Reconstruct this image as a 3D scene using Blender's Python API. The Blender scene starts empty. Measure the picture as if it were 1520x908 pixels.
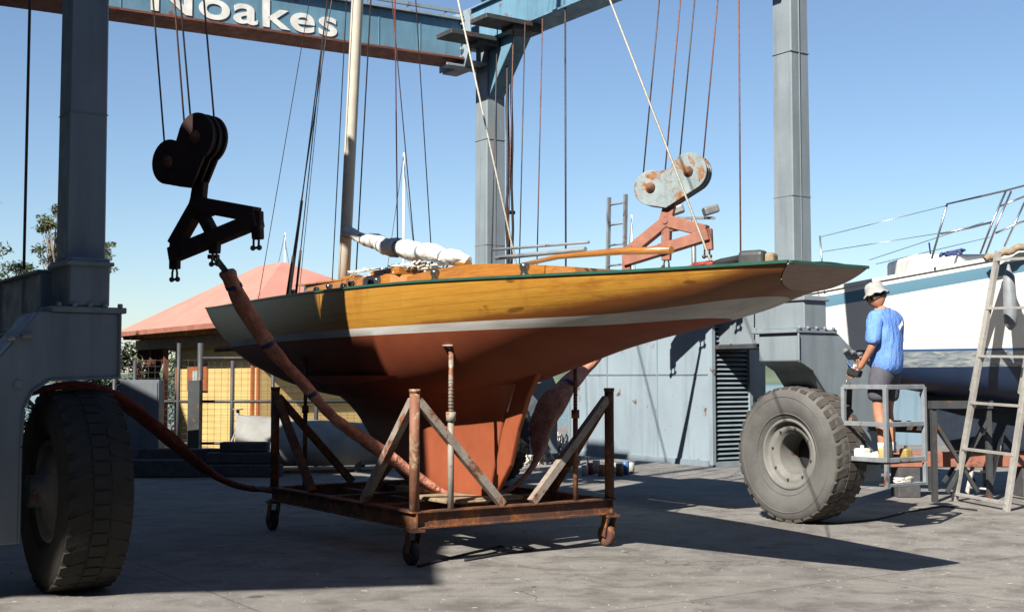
import bpy, bmesh, math, random
from mathutils import Vector, Matrix
random.seed(7)
R = math.radians
scn = bpy.context.scene
COL = scn.collection

# ------------------------------------------------------------------ helpers
def interp(tab, x):
    """smooth table lookup, tab = [(x, y)...] sorted by x"""
    if x <= tab[0][0]: return tab[0][1]
    if x >= tab[-1][0]: return tab[-1][1]
    n = len(tab)
    for i in range(n-1):
        if tab[i][0] <= x <= tab[i+1][0]:
            x0, y0 = tab[i]; x1, y1 = tab[i+1]; h = x1-x0; t = (x-x0)/h
            m0 = (tab[i+1][1]-tab[i-1][1])/(tab[i+1][0]-tab[i-1][0]) if i > 0 else (y1-y0)/h
            m1 = (tab[i+2][1]-tab[i][1])/(tab[i+2][0]-tab[i][0]) if i < n-2 else (y1-y0)/h
            t2, t3 = t*t, t*t*t
            return (2*t3-3*t2+1)*y0+(t3-2*t2+t)*h*m0+(-2*t3+3*t2)*y1+(t3-t2)*h*m1

SPLIT = {'wheel_nuts': 'wheel_nut', 'grease_fittings': 'grease_fitting', 'guard_rail': 'guard_rail', 'lifeline': 'lifeline', 'hydraulic_hose': 'hydraulic_hose', 'bracket': 'bracket', 'cage_bracket': 'cage_bracket', 'trim_post': 'trim_post', 'fence_rail': 'fence_rail', 'boathook': 'boathook', 'plank': 'plank', 'sheave': 'sheave', 'hatch': 'hatch', 'chock': 'chock', 'gutter': 'gutter', 'toe_rail_': 'toe_rail'}
class MB:
    def __init__(s): s.v = []; s.f = []; s.sm = []
    def add(s, vs, fs, smooth=False):
        o = len(s.v); s.v += [tuple(v) for v in vs]
        for f in fs: s.f.append([i+o for i in f]); s.sm.append(smooth)
        return s
    def box(s, c, size, m=None):
        hx, hy, hz = size[0]/2, size[1]/2, size[2]/2
        vs = [Vector((x, y, z)) for x in (-hx, hx) for y in (-hy, hy) for z in (-hz, hz)]
        if m is not None: vs = [m @ v for v in vs]
        c = Vector(c)
        return s.add([v+c for v in vs], [(0,1,3,2),(4,6,7,5),(0,4,5,1),(2,3,7,6),(0,2,6,4),(1,5,7,3)])
    def b2(s, lo, hi):
        return s.box([(a+b)/2 for a, b in zip(lo, hi)], [abs(b-a) for a, b in zip(lo, hi)])
    def bar(s, p0, p1, w, h, up=(0,0,1)):
        p0, p1, up = Vector(p0), Vector(p1), Vector(up)
        d = (p1-p0); L = d.length; d.normalize()
        if abs(d.dot(up)) > .98: up = Vector((1,0,0))
        x = d.cross(up).normalized(); z = x.cross(d).normalized()
        m = Matrix((x, d, z)).transposed()
        return s.box((p0+p1)/2, (w, L, h), m)
    def tube(s, pts, r, seg=8, caps=True, flat=1.0, smooth=True, up=(0,0,1)):
        pts = [Vector(p) for p in pts]; n = len(pts)
        if not isinstance(r, (list, tuple)): r = [r]*n
        vs = []; upv = Vector(up); prev = None
        for i, p in enumerate(pts):
            d = (pts[min(i+1, n-1)]-pts[max(i-1, 0)]).normalized()
            if prev is None:
                u = upv if abs(d.dot(upv)) < .95 else Vector((1,0,0))
                x = d.cross(u).normalized()
            else:
                x = (prev-d*prev.dot(d)).normalized()
            prev = x; y = x.cross(d).normalized()
            for k in range(seg):
                a = 2*math.pi*k/seg
                vs.append(p+x*math.cos(a)*r[i]+y*math.sin(a)*r[i]*flat)
        fs = [(i*seg+k, i*seg+(k+1)%seg, (i+1)*seg+(k+1)%seg, (i+1)*seg+k) for i in range(n-1) for k in range(seg)]
        s.add(vs, fs, smooth)
        if caps:
            o = len(s.v)-len(vs)
            s.f.append([o+k for k in range(seg)][::-1]); s.sm.append(False)
            s.f.append([o+(n-1)*seg+k for k in range(seg)]); s.sm.append(False)
        return s
    def prism(s, poly, fn, t0, t1):
        """poly in 2D; fn(a, b, t) -> 3D"""
        n = len(poly)
        vs = [Vector(fn(a, b, t0)) for a, b in poly]+[Vector(fn(a, b, t1)) for a, b in poly]
        fs = [list(range(n))[::-1], [n+i for i in range(n)]]+[(i, (i+1)%n, n+(i+1)%n, n+i) for i in range(n)]
        return s.add(vs, fs)
    def lathe(s, prof, origin, axis, seg=32, smooth=True):
        """prof = [(radius, along)], revolve round axis through origin"""
        o = Vector(origin); ax = Vector(axis).normalized()
        u = Vector((0,0,1)) if abs(ax.z) < .9 else Vector((1,0,0))
        x = ax.cross(u).normalized(); y = ax.cross(x).normalized()
        vs = []; n = len(prof)
        for r, a in prof:
            for k in range(seg):
                t = 2*math.pi*k/seg
                vs.append(o+ax*a+x*math.cos(t)*r+y*math.sin(t)*r)
        fs = [(i*seg+k, i*seg+(k+1)%seg, (i+1)*seg+(k+1)%seg, (i+1)*seg+k) for i in range(n-1) for k in range(seg)]
        return s.add(vs, fs, smooth)
    def sphere(s, c, rad, seg=12, rings=8):
        c = Vector(c); vs = []; fs = []
        if not isinstance(rad, (list, tuple)): rad = (rad, rad, rad)
        for i in range(rings+1):
            t = math.pi*i/rings
            for k in range(seg):
                a = 2*math.pi*k/seg
                vs.append(c+Vector((math.sin(t)*math.cos(a)*rad[0], math.sin(t)*math.sin(a)*rad[1], math.cos(t)*rad[2])))
        for i in range(rings):
            for k in range(seg): fs.append((i*seg+k, (i+1)*seg+k, (i+1)*seg+(k+1)%seg, i*seg+(k+1)%seg))
        return s.add(vs, fs, True)
    def parts(s):
        up = list(range(len(s.v)))
        def find(i):
            while up[i] != i: up[i] = up[up[i]]; i = up[i]
            return i
        for f in s.f:
            a = find(f[0])
            for i in f[1:]: up[find(i)] = a
        out = {}
        for f, m in zip(s.f, s.sm): out.setdefault(find(f[0]), []).append((f, m))
        res = []
        for fs in out.values():
            ids = sorted({i for f, _ in fs for i in f}); mp = {j: k for k, j in enumerate(ids)}; q = MB()
            q.v = [s.v[i] for i in ids]; q.f = [[mp[i] for i in f] for f, _ in fs]; q.sm = [m for _, m in fs]; res.append(q)
        return res
    def build(s, name, mat, parent=None, bevel=0, world=False, seg=1, weld=True):
        if name in SPLIT:
            ps = s.parts()
            if len(ps) > 1: return [q._build(SPLIT[name], mat, parent, bevel, world, seg, weld) for q in ps][0]
            name = SPLIT[name]
        return s._build(name, mat, parent, bevel, world, seg, weld)
    def _build(s, name, mat, parent=None, bevel=0, world=False, seg=1, weld=True):
        me = bpy.data.meshes.new(name)
        vs = s.v
        if world and parent is not None:
            inv = root_matrix(parent).inverted(); vs = [tuple(inv @ Vector(v)) for v in vs]
        me.from_pydata(vs, [], s.f); me.update()
        me.polygons.foreach_set('use_smooth', s.sm)
        bm = bmesh.new(); bm.from_mesh(me)
        if weld: bmesh.ops.remove_doubles(bm, verts=bm.verts, dist=1e-5)
        bmesh.ops.recalc_face_normals(bm, faces=bm.faces); bm.to_mesh(me); bm.free()
        o = bpy.data.objects.new(name, me); COL.objects.link(o)
        if isinstance(mat, (list, tuple)):
            for m in mat: me.materials.append(m)
        elif mat: me.materials.append(mat)
        if parent is not None: o.parent = parent
        if bevel:
            b = o.modifiers.new('bevel', 'BEVEL'); b.width = bevel; b.segments = seg; b.limit_method = 'ANGLE'; b.angle_limit = R(40)
        return o

def root_matrix(o):
    m = Matrix.LocRotScale(o.location, o.rotation_euler, o.scale)
    return root_matrix(o.parent) @ m if o.parent else m

def tag(o, label=None, cat=None, group=None, kind=None):
    if label: o['label'] = label
    if cat: o['category'] = cat
    if group: o['group'] = group
    if kind: o['kind'] = kind
    return o
def thing(name, loc, rz, label, cat, group=None):
    o = bpy.data.objects.new(name, None); COL.objects.link(o); o.empty_display_size = .1
    o.location = loc; o.rotation_euler = (0, 0, rz)
    return tag(o, label, cat, group)
def kids(o): return [c for c in bpy.data.objects if c.parent == o]
def dup(o, loc=None, rz=None, label=None, parent=None):
    c = o.copy(); COL.objects.link(c); c.parent = parent
    if loc is not None: c.location = loc
    if rz is not None: c.rotation_euler = (0, 0, rz)
    if label: c['label'] = label
    for k in kids(o): dup(k, parent=c)
    return c

# camera model (used to lay out real positions from measured angles)
F_, CH, TH = 1850., 1.6, math.atan(106/1850.)
def ray(px, py):
    X = (px-760)/F_; Z = (454-py)/F_
    return (X, math.cos(TH)-Z*math.sin(TH), math.sin(TH)+Z*math.cos(TH))
def at(px, py, Y):
    r = ray(px, py); k = Y/r[1]; return Vector((r[0]*k, Y, CH+r[2]*k))
def gnd(px, py, z=0):
    r = ray(px, py); k = (z-CH)/r[2]; return Vector((r[0]*k, r[1]*k, z))

# ------------------------------------------------------------------ materials
# scale on each finish's colour, balanced against exposure and skylight
ALB = {'white gelcoat': .7, 'white boat hull finish': .82, 'white sailcloth': .62, 'white sign paint': .8, 'white cotton hat': .36, 'white print': .9, 'blue jersey cotton': .8,
       'harbour water': 1, 'weathered concrete yard': .57, 'far shore bushland': .8, 'white trainer': .8, 'pale rope': .8, 'red brown sling cover': .95, 'dusty aluminium': .62, 'pink corrugated roof': .58, 'gantry beam blue paint': .85, 'yellow weatherboards': .72, 'sunned skin': .75}
class NT:
    def __init__(s, name):
        s.m = bpy.data.materials.new(name); s.m.use_nodes = True; s.t = s.m.node_tree; s.n = s.t.nodes; s.l = s.t.links
        s.b = s.n['Principled BSDF']; s.tc = s.n.new('ShaderNodeTexCoord')
    def node(s, typ, **kw):
        n = s.n.new(typ)
        for k, v in kw.items(): setattr(n, k, v)
        return n
    def inp(s, sock, v):
        if isinstance(v, bpy.types.NodeSocket): s.l.new(v, sock)
        elif isinstance(v, (tuple, list)): sock.default_value = tuple(v)+((1,) if len(v) == 3 and sock.type == 'RGBA' else ())
        else: sock.default_value = v
    def coords(s, scale=(1,1,1), kind='Object', rot=(0,0,0)):
        m = s.node('ShaderNodeMapping'); s.l.new(s.tc.outputs[kind], m.inputs[0])
        m.inputs['Scale'].default_value = scale; m.inputs['Rotation'].default_value = rot
        return m.outputs[0]
    def noise(s, scale, detail=5, vec=None, rough=.6, dist=0):
        n = s.node('ShaderNodeTexNoise'); n.inputs['Scale'].default_value = scale; n.inputs['Detail'].default_value = detail
        n.inputs['Roughness'].default_value = rough; n.inputs['Distortion'].default_value = dist
        s.l.new(vec if vec else s.tc.outputs['Object'], n.inputs['Vector']); return n.outputs['Fac']
    def ramp(s, fac, stops, interp='LINEAR'):
        r = s.node('ShaderNodeValToRGB'); s.l.new(fac, r.inputs[0]); e = r.color_ramp; e.interpolation = interp
        while len(e.elements) < len(stops): e.elements.new(.5)
        for el, (p, c) in zip(e.elements, stops):
            el.position = p; el.color = (c, c, c, 1) if not isinstance(c, (tuple, list)) else tuple(c)+(1,)
        return r.outputs[0]
    def mix(s, f, a, b, mode='MIX'):
        m = s.node('ShaderNodeMix', data_type='RGBA', blend_type=mode)
        s.inp(m.inputs[0], f); s.inp(m.inputs[6], a); s.inp(m.inputs[7], b); return m.outputs[2]
    def math(s, op, a, b=0, c=0):
        m = s.node('ShaderNodeMath', operation=op); s.inp(m.inputs[0], a); s.inp(m.inputs[1], b); s.inp(m.inputs[2], c); return m.outputs[0]
    def sep(s, vec=None):
        n = s.node('ShaderNodeSeparateXYZ'); s.l.new(vec if vec else s.tc.outputs['Object'], n.inputs[0]); return n.outputs
    def bump(s, h, strength=.3, dist=.02):
        b = s.node('ShaderNodeBump'); b.inputs['Strength'].default_value = strength; b.inputs['Distance'].default_value = dist
        s.l.new(h, b.inputs['Height']); s.l.new(b.outputs[0], s.b.inputs['Normal']); return s
    def fin(s, col, rough=.6, metal=0, spec=None, coat=0):
        k = ALB.get(s.m.name, .52)
        if isinstance(col, bpy.types.NodeSocket):
            v = s.node('ShaderNodeVectorMath', operation='SCALE'); s.l.new(col, v.inputs[0]); v.inputs['Scale'].default_value = k; col = v.outputs[0]
        else: col = tuple(c*k for c in col)
        s.inp(s.b.inputs['Base Color'], col); s.inp(s.b.inputs['Roughness'], rough); s.inp(s.b.inputs['Metallic'], metal)
        if spec is not None: s.b.inputs['Specular IOR Level'].default_value = spec
        if coat: s.b.inputs['Coat Weight'].default_value = coat; s.b.inputs['Coat Roughness'].default_value = .12
        return s.m

def paint(name, col, rough=.55, var=.25, scale=3, rust=0, rustcol=(.16,.06,.025), bump=.12, metal=0, streak=True, spec=.35):
    n = NT(name)
    dark = tuple(c*(1-var) for c in col); lite = tuple(min(1, c*(1+var*.6)) for c in col)
    c = n.ramp(n.noise(scale, 6), [(.3, dark), (.7, lite)])
    if streak:
        s = n.noise(6, 5, n.coords((1.2, 1.2, .12)))
        c = n.mix(n.ramp(s, [(.48, 0.), (.72, .5)]), c, tuple(x*.5 for x in col))
    g = n.noise(40, 3); c = n.mix(n.ramp(g, [(.35, .18), (.6, 0.)]), c, dark)
    if rust:
        r = n.noise(4.5, 8, rough=.7, dist=.4)
        m = n.ramp(r, [(.64-rust*.35, 0.), (.70-rust*.35, 1.)])
        rc = n.ramp(n.noise(22, 5), [(.3, tuple(x*.5 for x in rustcol)), (.7, tuple(min(1, x*1.7) for x in rustcol))])
        c = n.mix(m, c, rc)
    n.bump(n.noise(30, 4), bump, .01)
    return n.fin(c, n.ramp(n.noise(7, 4), [(.3, max(.05, rough-.12)), (.7, min(1, rough+.15))]), metal, spec)

def simple(name, col, rough=.6, var=.2, scale=8, metal=0, bump=0, spec=.4):
    n = NT(name)
    c = n.ramp(n.noise(scale, 5), [(.3, tuple(x*(1-var) for x in col)), (.7, tuple(min(1, x*(1+var)) for x in col))])
    if bump: n.bump(n.noise(scale*3, 4), bump, .01)
    return n.fin(c, rough, metal, spec)

M = {}
M['lift'] = paint('lift blue grey paint', (.29,.345,.385), .5, .14, 1.6, rust=.0)
M['rimdust'] = paint('dusty grey rim paint', (.24,.235,.22), .7, .2, 4, rust=.1)
M['beam'] = paint('gantry beam blue paint', (.12,.24,.33), .5, .25, 1.2, rust=.12)
M['flange'] = paint('gantry red brown flange', (.30,.11,.07), .6, .3, 2, rust=.2)
M['dark_steel'] = paint('dark worn steel', (.07,.075,.08), .55, .3, 3, rust=.15)
M['engine'] = paint('engine housing pale blue paint', (.36,.45,.52), .5, .14, 1.1, rust=.06)
M['louvre'] = paint('louvre slats blue paint', (.30,.38,.44), .5, .15, 2)
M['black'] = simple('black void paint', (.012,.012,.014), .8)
M['rusty'] = paint('rusty cradle steel', (.16,.07,.045), .75, .4, 4, rust=.45, rustcol=(.25,.095,.035), bump=.4)
M['rustpipe'] = paint('flaking red brown paint on pipe', (.30,.13,.075), .7, .3, 5, rust=.3, rustcol=(.42,.3,.2), bump=.4)
M['propgrey'] = paint('pale worn galvanised prop', (.42,.36,.31), .6, .25, 9, rust=.32, rustcol=(.25,.09,.04), bump=.3)
M['oxide'] = paint('red oxide primer', (.44,.18,.12), .65, .25, 6, rust=.15, rustcol=(.16,.07,.05), bump=.2)
M['blockblue'] = paint('hook block blue paint with rust', (.34,.42,.44), .55, .25, 7, rust=.37, rustcol=(.28,.12,.03), bump=.3)
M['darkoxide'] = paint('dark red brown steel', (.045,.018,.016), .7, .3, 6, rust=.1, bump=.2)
M['cable'] = simple('steel wire rope', (.10,.08,.075), .55, .4, 30, .4)
M['redrope'] = simple('red braided line', (.45,.10,.08), .8, .2, 30)
M['cablerust'] = simple('rusty wire rope', (.22,.10,.07), .7, .4, 30, .2)
M['rope'] = simple('pale rope', (.55,.52,.45), .9, .25, 40, bump=.3)
M['shackle'] = simple('shackle steel', (.12,.10,.09), .45, .4, 15, .6)
M['galv'] = paint('galvanised steel', (.42,.43,.43), .42, .2, 12, metal=.45)
M['alu'] = paint('dusty aluminium', (.62,.60,.56), .4, .18, 14, metal=.35)
M['stainless'] = simple('stainless tube', (.55,.55,.56), .28, .15, 10, .9)
M['greypaint'] = paint('worn grey paint rails', (.30,.33,.36), .55, .2, 8, rust=.15)
M['whitegel'] = paint('white gelcoat', (.80,.79,.75), .35, .06, 1.5, bump=.02, spec=.5)
M['timber'] = simple('weathered timber', (.36,.27,.17), .85, .35, 12, bump=.4)
M['bearer'] = simple('grey timber bearer', (.085,.085,.09), .9, .3, 10, bump=.4)
M['cabinet'] = paint('grey sheet cabinet', (.20,.22,.25), .55, .12, 2)
M['cloth_red'] = None
M['canvas'] = simple('white sailcloth', (.74,.73,.70), .9, .12, 9, bump=.9)
M['strapblue'] = simple('blue strap', (.05,.07,.22), .8, .2, 20)
M['mastwhite'] = simple('cream painted mast', (.74,.68,.56), .45, .1, 5)
M['caprail'] = simple('green caprail paint', (.03,.12,.085), .45, .2, 8)
M['deckpaint'] = simple('pale deck canvas', (.62,.60,.53), .8, .1, 8)
M['glass'] = simple('dark port glass', (.02,.025,.03), .08, .1, 5, spec=.6)
M['chrome'] = simple('chromed bronze', (.45,.42,.36), .2, .2, 15, .9)
M['redcloth'] = simple('red cloth', (.55,.06,.04), .85, .3, 12)
M['navy'] = paint('navy antifouling', (.018,.03,.055), .6, .3, 2, bump=.2)
M['blocker_dark'] = simple('shade blocker fabric', (.10,.12,.10), .9, .15, 6)
M['skin'] = simple('sunned skin', (.42,.20,.12), .5, .12, 25)
M['hair'] = simple('dark hair', (.03,.02,.015), .7, .3, 60)
M['hat'] = simple('white cotton hat', (.66,.66,.64), .9, .08, 30, bump=.3)
M['shorts'] = simple('grey cotton shorts', (.11,.11,.14), .9, .15, 20, bump=.3)
M['shoe'] = simple('white trainer', (.68,.66,.60), .7, .12, 25)
M['tank'] = simple('fuel can plastic', (.5,.35,.12), .5, .2, 12)
M['yellowbox'] = simple('yellow plastic', (.62,.50,.22), .5, .2, 12)

def m_tee():
    n = NT('blue jersey cotton'); c = n.ramp(n.noise(9, 4), [(.3, (.11,.23,.60)), (.7, (.15,.29,.70))])
    n.bump(n.noise(5, 4, n.coords((3, 3, .7))), .9, .05)
    return n.fin(c, .9, 0, .2)
M['tee'] = m_tee()

def m_sling():
    n = NT('red brown sling cover')
    c = n.ramp(n.noise(9, 6, rough=.7), [(.3, (.26,.10,.07)), (.55, (.46,.21,.145)), (.75, (.62,.33,.24))])
    n.bump(n.noise(7, 4, dist=3), .8, .05); return n.fin(c, .95, 0, .15)
M['sling'] = m_sling()
def m_slack():
    n = NT('dark red webbing')
    c = n.ramp(n.noise(14, 6), [(.3, (.10,.022,.02)), (.7, (.28,.07,.05))])
    n.bump(n.noise(20, 5), .6, .02); return n.fin(c, .9, 0, .2)
M['slack'] = m_slack()

def m_concrete():
    n = NT('weathered concrete yard')
    big = n.noise(.35, 6, rough=.65); mid = n.noise(2.2, 8, rough=.7, dist=.3); fine = n.noise(38, 5, rough=.75)
    c = n.ramp(big, [(.3, (.225,.215,.205)), (.55, (.29,.275,.255)), (.75, (.35,.325,.295))])
    c = n.mix(n.ramp(mid, [(.38, .8), (.54, 0.)]), c, (.135,.125,.115))
    c = n.mix(n.ramp(mid, [(.58, 0.), (.74, .6)]), c, (.46,.43,.39))
    c = n.mix(n.ramp(fine, [(.36, .5), (.52, 0.), (.62, 0.)]), c, (.16,.15,.14))
    sc = n.noise(8, 6, n.coords((.35, 2.2, 1), rot=(0,0,R(34))), rough=.7)
    c = n.mix(n.ramp(sc, [(.6, 0.), (.78, .35)]), c, (.46,.44,.41))
    st = n.noise(.9, 3, dist=1.2); c = n.mix(n.ramp(st, [(.66, 0.), (.74, .55)]), c, (.10,.095,.09))
    v = n.node('ShaderNodeTexVoronoi', feature='DISTANCE_TO_EDGE'); v.inputs['Scale'].default_value = .55
    wv = n.node('ShaderNodeVectorMath', operation='ADD'); n.l.new(n.tc.outputs['Object'], wv.inputs[0])
    nn = n.node('ShaderNodeTexNoise'); nn.inputs['Scale'].default_value = 1.6; nn.inputs['Detail'].default_value = 6
    n.l.new(n.tc.outputs['Object'], nn.inputs['Vector'])
    sv = n.node('ShaderNodeVectorMath', operation='SCALE'); sv.inputs['Scale'].default_value = 1.1
    n.l.new(nn.outputs['Color'], sv.inputs[0]); n.l.new(sv.outputs[0], wv.inputs[1]); n.l.new(wv.outputs[0], v.inputs['Vector'])
    crack = n.math('MULTIPLY', n.ramp(v.outputs['Distance'], [(.0, 1.), (.008, 0.)]), n.ramp(n.noise(.5, 2), [(.5, 0.), (.6, .7)]))
    c = n.mix(crack, c, (.06,.058,.055))
    # slab joints
    x, y, z = n.sep(n.coords((1,1,1), rot=(0,0,R(-34))))
    def joint(a, per):
        f = n.math('FRACT', n.math('DIVIDE', a, per)); d = n.math('ABSOLUTE', n.math('SUBTRACT', f, .5)); return n.math('GREATER_THAN', d, .5-.007/per)
    j = n.math('MAXIMUM', joint(n.math('ADD', x, 1.2), 4.6), joint(n.math('ADD', y, 2.4), 4.6))
    c = n.mix(n.math('MULTIPLY', j, .75), c, (.07,.065,.06))
    h = n.math('ADD', n.math('MULTIPLY', fine, .5), n.math('SUBTRACT', n.math('MULTIPLY', mid, 1.2), n.math('MULTIPLY', crack, .8)))
    tm = n.noise(3, 6, n.coords((.12, 3.2, 1), rot=(0,0,R(-124))), rough=.7)
    c = n.mix(n.ramp(tm, [(.56, 0.), (.66, .45)]), c, (.12,.115,.11))
    sp = n.noise(4.5, 2, rough=.3); c = n.mix(n.ramp(sp, [(.735, 0.), (.75, .7)]), c, (.07,.062,.055))
    sp2 = n.noise(13, 2, rough=.3); c = n.mix(n.ramp(sp2, [(.73, 0.), (.745, .7)]), c, (.62,.58,.52))
    n.bump(h, .6, .014)
    return n.fin(c, n.ramp(mid, [(.3, .75), (.7, .95)]), 0, .25)
M['concrete'] = m_concrete()

def m_rubber(name, col, dusty):
    n = NT(name)
    c = n.ramp(n.noise(5, 6, rough=.65), [(.3, col), (.7, tuple(a*.5+b*.5 for a, b in zip(col, dusty)))])
    c = n.mix(n.ramp(n.noise(1.6, 5), [(.4, .0), (.65, .75)]), c, dusty)
    n.bump(n.noise(25, 4), .3, .01)
    return n.fin(c, .85, 0, .25)
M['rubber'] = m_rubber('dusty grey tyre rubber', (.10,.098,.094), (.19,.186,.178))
M['rubber_dark'] = m_rubber('worn tyre rubber with shade', (.035,.033,.03), (.065,.06,.052))  # darker copy of the tyre rubber, the wheels' shade put into its colour

M['tread'] = m_rubber('brown worn tread rubber', (.07,.062,.054), (.12,.105,.09))
def m_topside():
    """varnished planking above, white boot band, red bottom, split by height"""
    n = NT('yacht hull finish'); x, y, z = n.sep()
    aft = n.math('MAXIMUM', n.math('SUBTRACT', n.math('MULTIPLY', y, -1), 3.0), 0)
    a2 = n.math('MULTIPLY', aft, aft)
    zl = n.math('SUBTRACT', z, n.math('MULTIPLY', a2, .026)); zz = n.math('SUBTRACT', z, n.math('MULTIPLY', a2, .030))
    g = n.noise(5, 8, n.coords((3, .22, 9)), rough=.65, dist=.3)
    g2 = n.noise(5, 8, n.coords((14, .8, 55)), rough=.7, dist=.2)
    wood = n.ramp(g, [(.25, (.44,.18,.024)), (.5, (.56,.265,.036)), (.75, (.66,.345,.055))])
    wood = n.mix(n.ramp(g2, [(.35, .45), (.6, 0.)]), wood, (.27,.105,.016))
    wood = n.mix(n.ramp(n.noise(1.1, 5, n.coords((1, .6, 2))), [(.35, .45), (.6, 0.)]), wood, (.62,.36,.055))
    bl = n.noise(2.0, 5, n.coords((1, 1.6, .5)), rough=.6, dist=.6)
    wood = n.mix(n.ramp(bl, [(.56, 0.), (.72, .5)]), wood, (.33,.125,.02))
    # plank seams
    pf = n.math('FRACT', n.math('MULTIPLY', n.math('ADD', z, n.math('MULTIPLY', y, .006)), 14))
    seam = n.math('GREATER_THAN', n.math('ABSOLUTE', n.math('SUBTRACT', pf, .5)), .47)
    wood = n.mix(n.math('MULTIPLY', seam, .5), wood, (.16,.06,.012))
    # knots / worn varnish patches towards the stern
    kn = n.noise(3.2, 3, n.coords((1, .8, 2.6)), rough=.4)
    kmask = n.math('MULTIPLY', n.ramp(kn, [(.67, 0.), (.71, .8)]), n.ramp(n.math('MULTIPLY', y, -.25), [(.25, 0.), (.5, 1.)]))
    wood = n.mix(n.math('MULTIPLY', n.ramp(n.noise(2.4, 6, n.coords((1, .35, 2.2)), rough=.7), [(.50, 0.), (.62, .75)]), n.ramp(n.math('MULTIPLY', y, -.2), [(.35, 0.), (.7, 1.)])), wood, (.30,.10,.02))
    wood = n.mix(kmask, wood, (.17,.06,.015))
    # brown band low on the counter: its self-shadow painted into the varnish
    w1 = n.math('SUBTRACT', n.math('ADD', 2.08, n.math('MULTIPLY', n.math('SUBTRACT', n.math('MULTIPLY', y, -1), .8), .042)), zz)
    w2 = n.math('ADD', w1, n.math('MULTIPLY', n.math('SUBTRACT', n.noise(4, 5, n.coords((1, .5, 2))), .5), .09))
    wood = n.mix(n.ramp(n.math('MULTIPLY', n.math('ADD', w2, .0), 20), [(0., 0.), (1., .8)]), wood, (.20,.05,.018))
    red = n.ramp(n.noise(2.5, 6), [(.3, (.23,.052,.021)), (.7, (.30,.072,.029))])
    red = n.mix(n.ramp(n.noise(9, 5, n.coords((1, .3, 2))), [(.6, 0.), (.8, .3)]), red, (.12,.04,.03))
    white = n.ramp(n.noise(3, 6, n.coords((1, .3, 3))), [(.35, (.50,.48,.45)), (.6, (.72,.71,.69))])
    c = n.mix(n.math('GREATER_THAN', zl, 1.998), red, white)
    c = n.mix(n.math('GREATER_THAN', zz, 2.07), c, wood)
    up = n.math('GREATER_THAN', zz, 2.07)
    n.bump(n.math('ADD', n.math('MULTIPLY', seam, -.4), n.math('MULTIPLY', n.noise(1.2, 3, n.coords((1, .5, 3))), .6)), .12, .01)
    n.inp(n.b.inputs['Coat Weight'], n.math('MULTIPLY', up, .12)); n.b.inputs['Coat Roughness'].default_value = .25
    return n.fin(c, n.math('SUBTRACT', .70, n.math('MULTIPLY', up, .22)), 0, .22)
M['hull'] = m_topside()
def m_keel():
    n = NT('orange red antifouling')
    c = n.ramp(n.noise(2.5, 6), [(.3, (.31,.075,.03)), (.7, (.42,.11,.045))])
    c = n.mix(n.ramp(n.noise(8, 6, n.coords((1, 1, .3))), [(.58, 0.), (.75, .5)]), c, (.30,.10,.05))
    n.bump(n.noise(12, 5), .2, .01); return n.fin(c, .65, 0, .3)
M['keel'] = m_keel()
def m_varnish(name, a, b, sc=(1,1,1)):
    n = NT(name); g = n.noise(10, 6, n.coords(sc), rough=.6)
    c = n.ramp(g, [(.3, a), (.7, b)]); return n.fin(c, .35, 0, .5, .4)
M['varnish'] = m_varnish('varnished mahogany', (.36,.12,.02), (.58,.25,.045), (3,.4,6))
M['transom'] = m_varnish('brown transom wood', (.20,.085,.035), (.32,.15,.07), (.6,2,5))

def m_roof():
    n = NT('pink corrugated roof'); c = n.ramp(n.noise(1.2, 6), [(.3, (.54,.235,.18)), (.7, (.64,.30,.235))])
    x, y, z = n.sep(); w = n.math('SINE', n.math('MULTIPLY', y, 60))
    n.bump(w, .35, .02); return n.fin(c, .6, 0, .35)
M['roof'] = m_roof()
def m_boards(name, a, b, per=.14):
    n = NT(name); x, y, z = n.sep()
    f = n.math('FRACT', n.math('DIVIDE', z, per))
    c = n.ramp(n.noise(1.5, 5), [(.3, a), (.7, b)])
    c = n.mix(n.ramp(f, [(.0, .8), (.12, 0.)]), c, tuple(v*.45 for v in a))
    n.bump(f, .7, .03); return n.fin(c, .7, 0, .3)
M['boards'] = m_boards('yellow weatherboards', (.58,.40,.15), (.68,.49,.20))
M['orangetrim'] = simple('orange brown trim paint', (.40,.12,.04), .6, .2, 6)
M['soffit'] = simple('varnished soffit timber', (.26,.15,.05), .7, .3, 5, bump=.2)
M['lattice'] = simple('rust brown lattice', (.17,.06,.03), .8, .35, 10)

def m_bark():
    n = NT('eucalypt bark'); c = n.ramp(n.noise(6, 6, n.coords((2,2,.4))), [(.3, (.14,.11,.085)), (.7, (.30,.26,.21))])
    n.bump(n.noise(12, 5), .5, .03); return n.fin(c, .9)
M['bark'] = m_bark()
def m_leaf(name, a, b):
    n = NT(name); g = n.node('ShaderNodeNewGeometry')
    c = n.ramp(g.outputs['Random Per Island'], [(0., a), (1., b)])
    n.b.inputs['Subsurface Weight'].default_value = 0
    return n.fin(c, .6, 0, .3)
M['leaf'] = m_leaf('eucalypt leaves', (.045,.065,.02), (.15,.17,.05))
M['leaf2'] = m_leaf('shrub leaves', (.03,.055,.015), (.10,.13,.04))

def m_water():
    n = NT('harbour water'); n.bump(n.noise(1.5, 5, n.coords((1, 2.5, 1))), .5, .1)
    return n.fin((.02,.05,.075), .12, 0, .5)
M['water'] = m_water()

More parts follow.
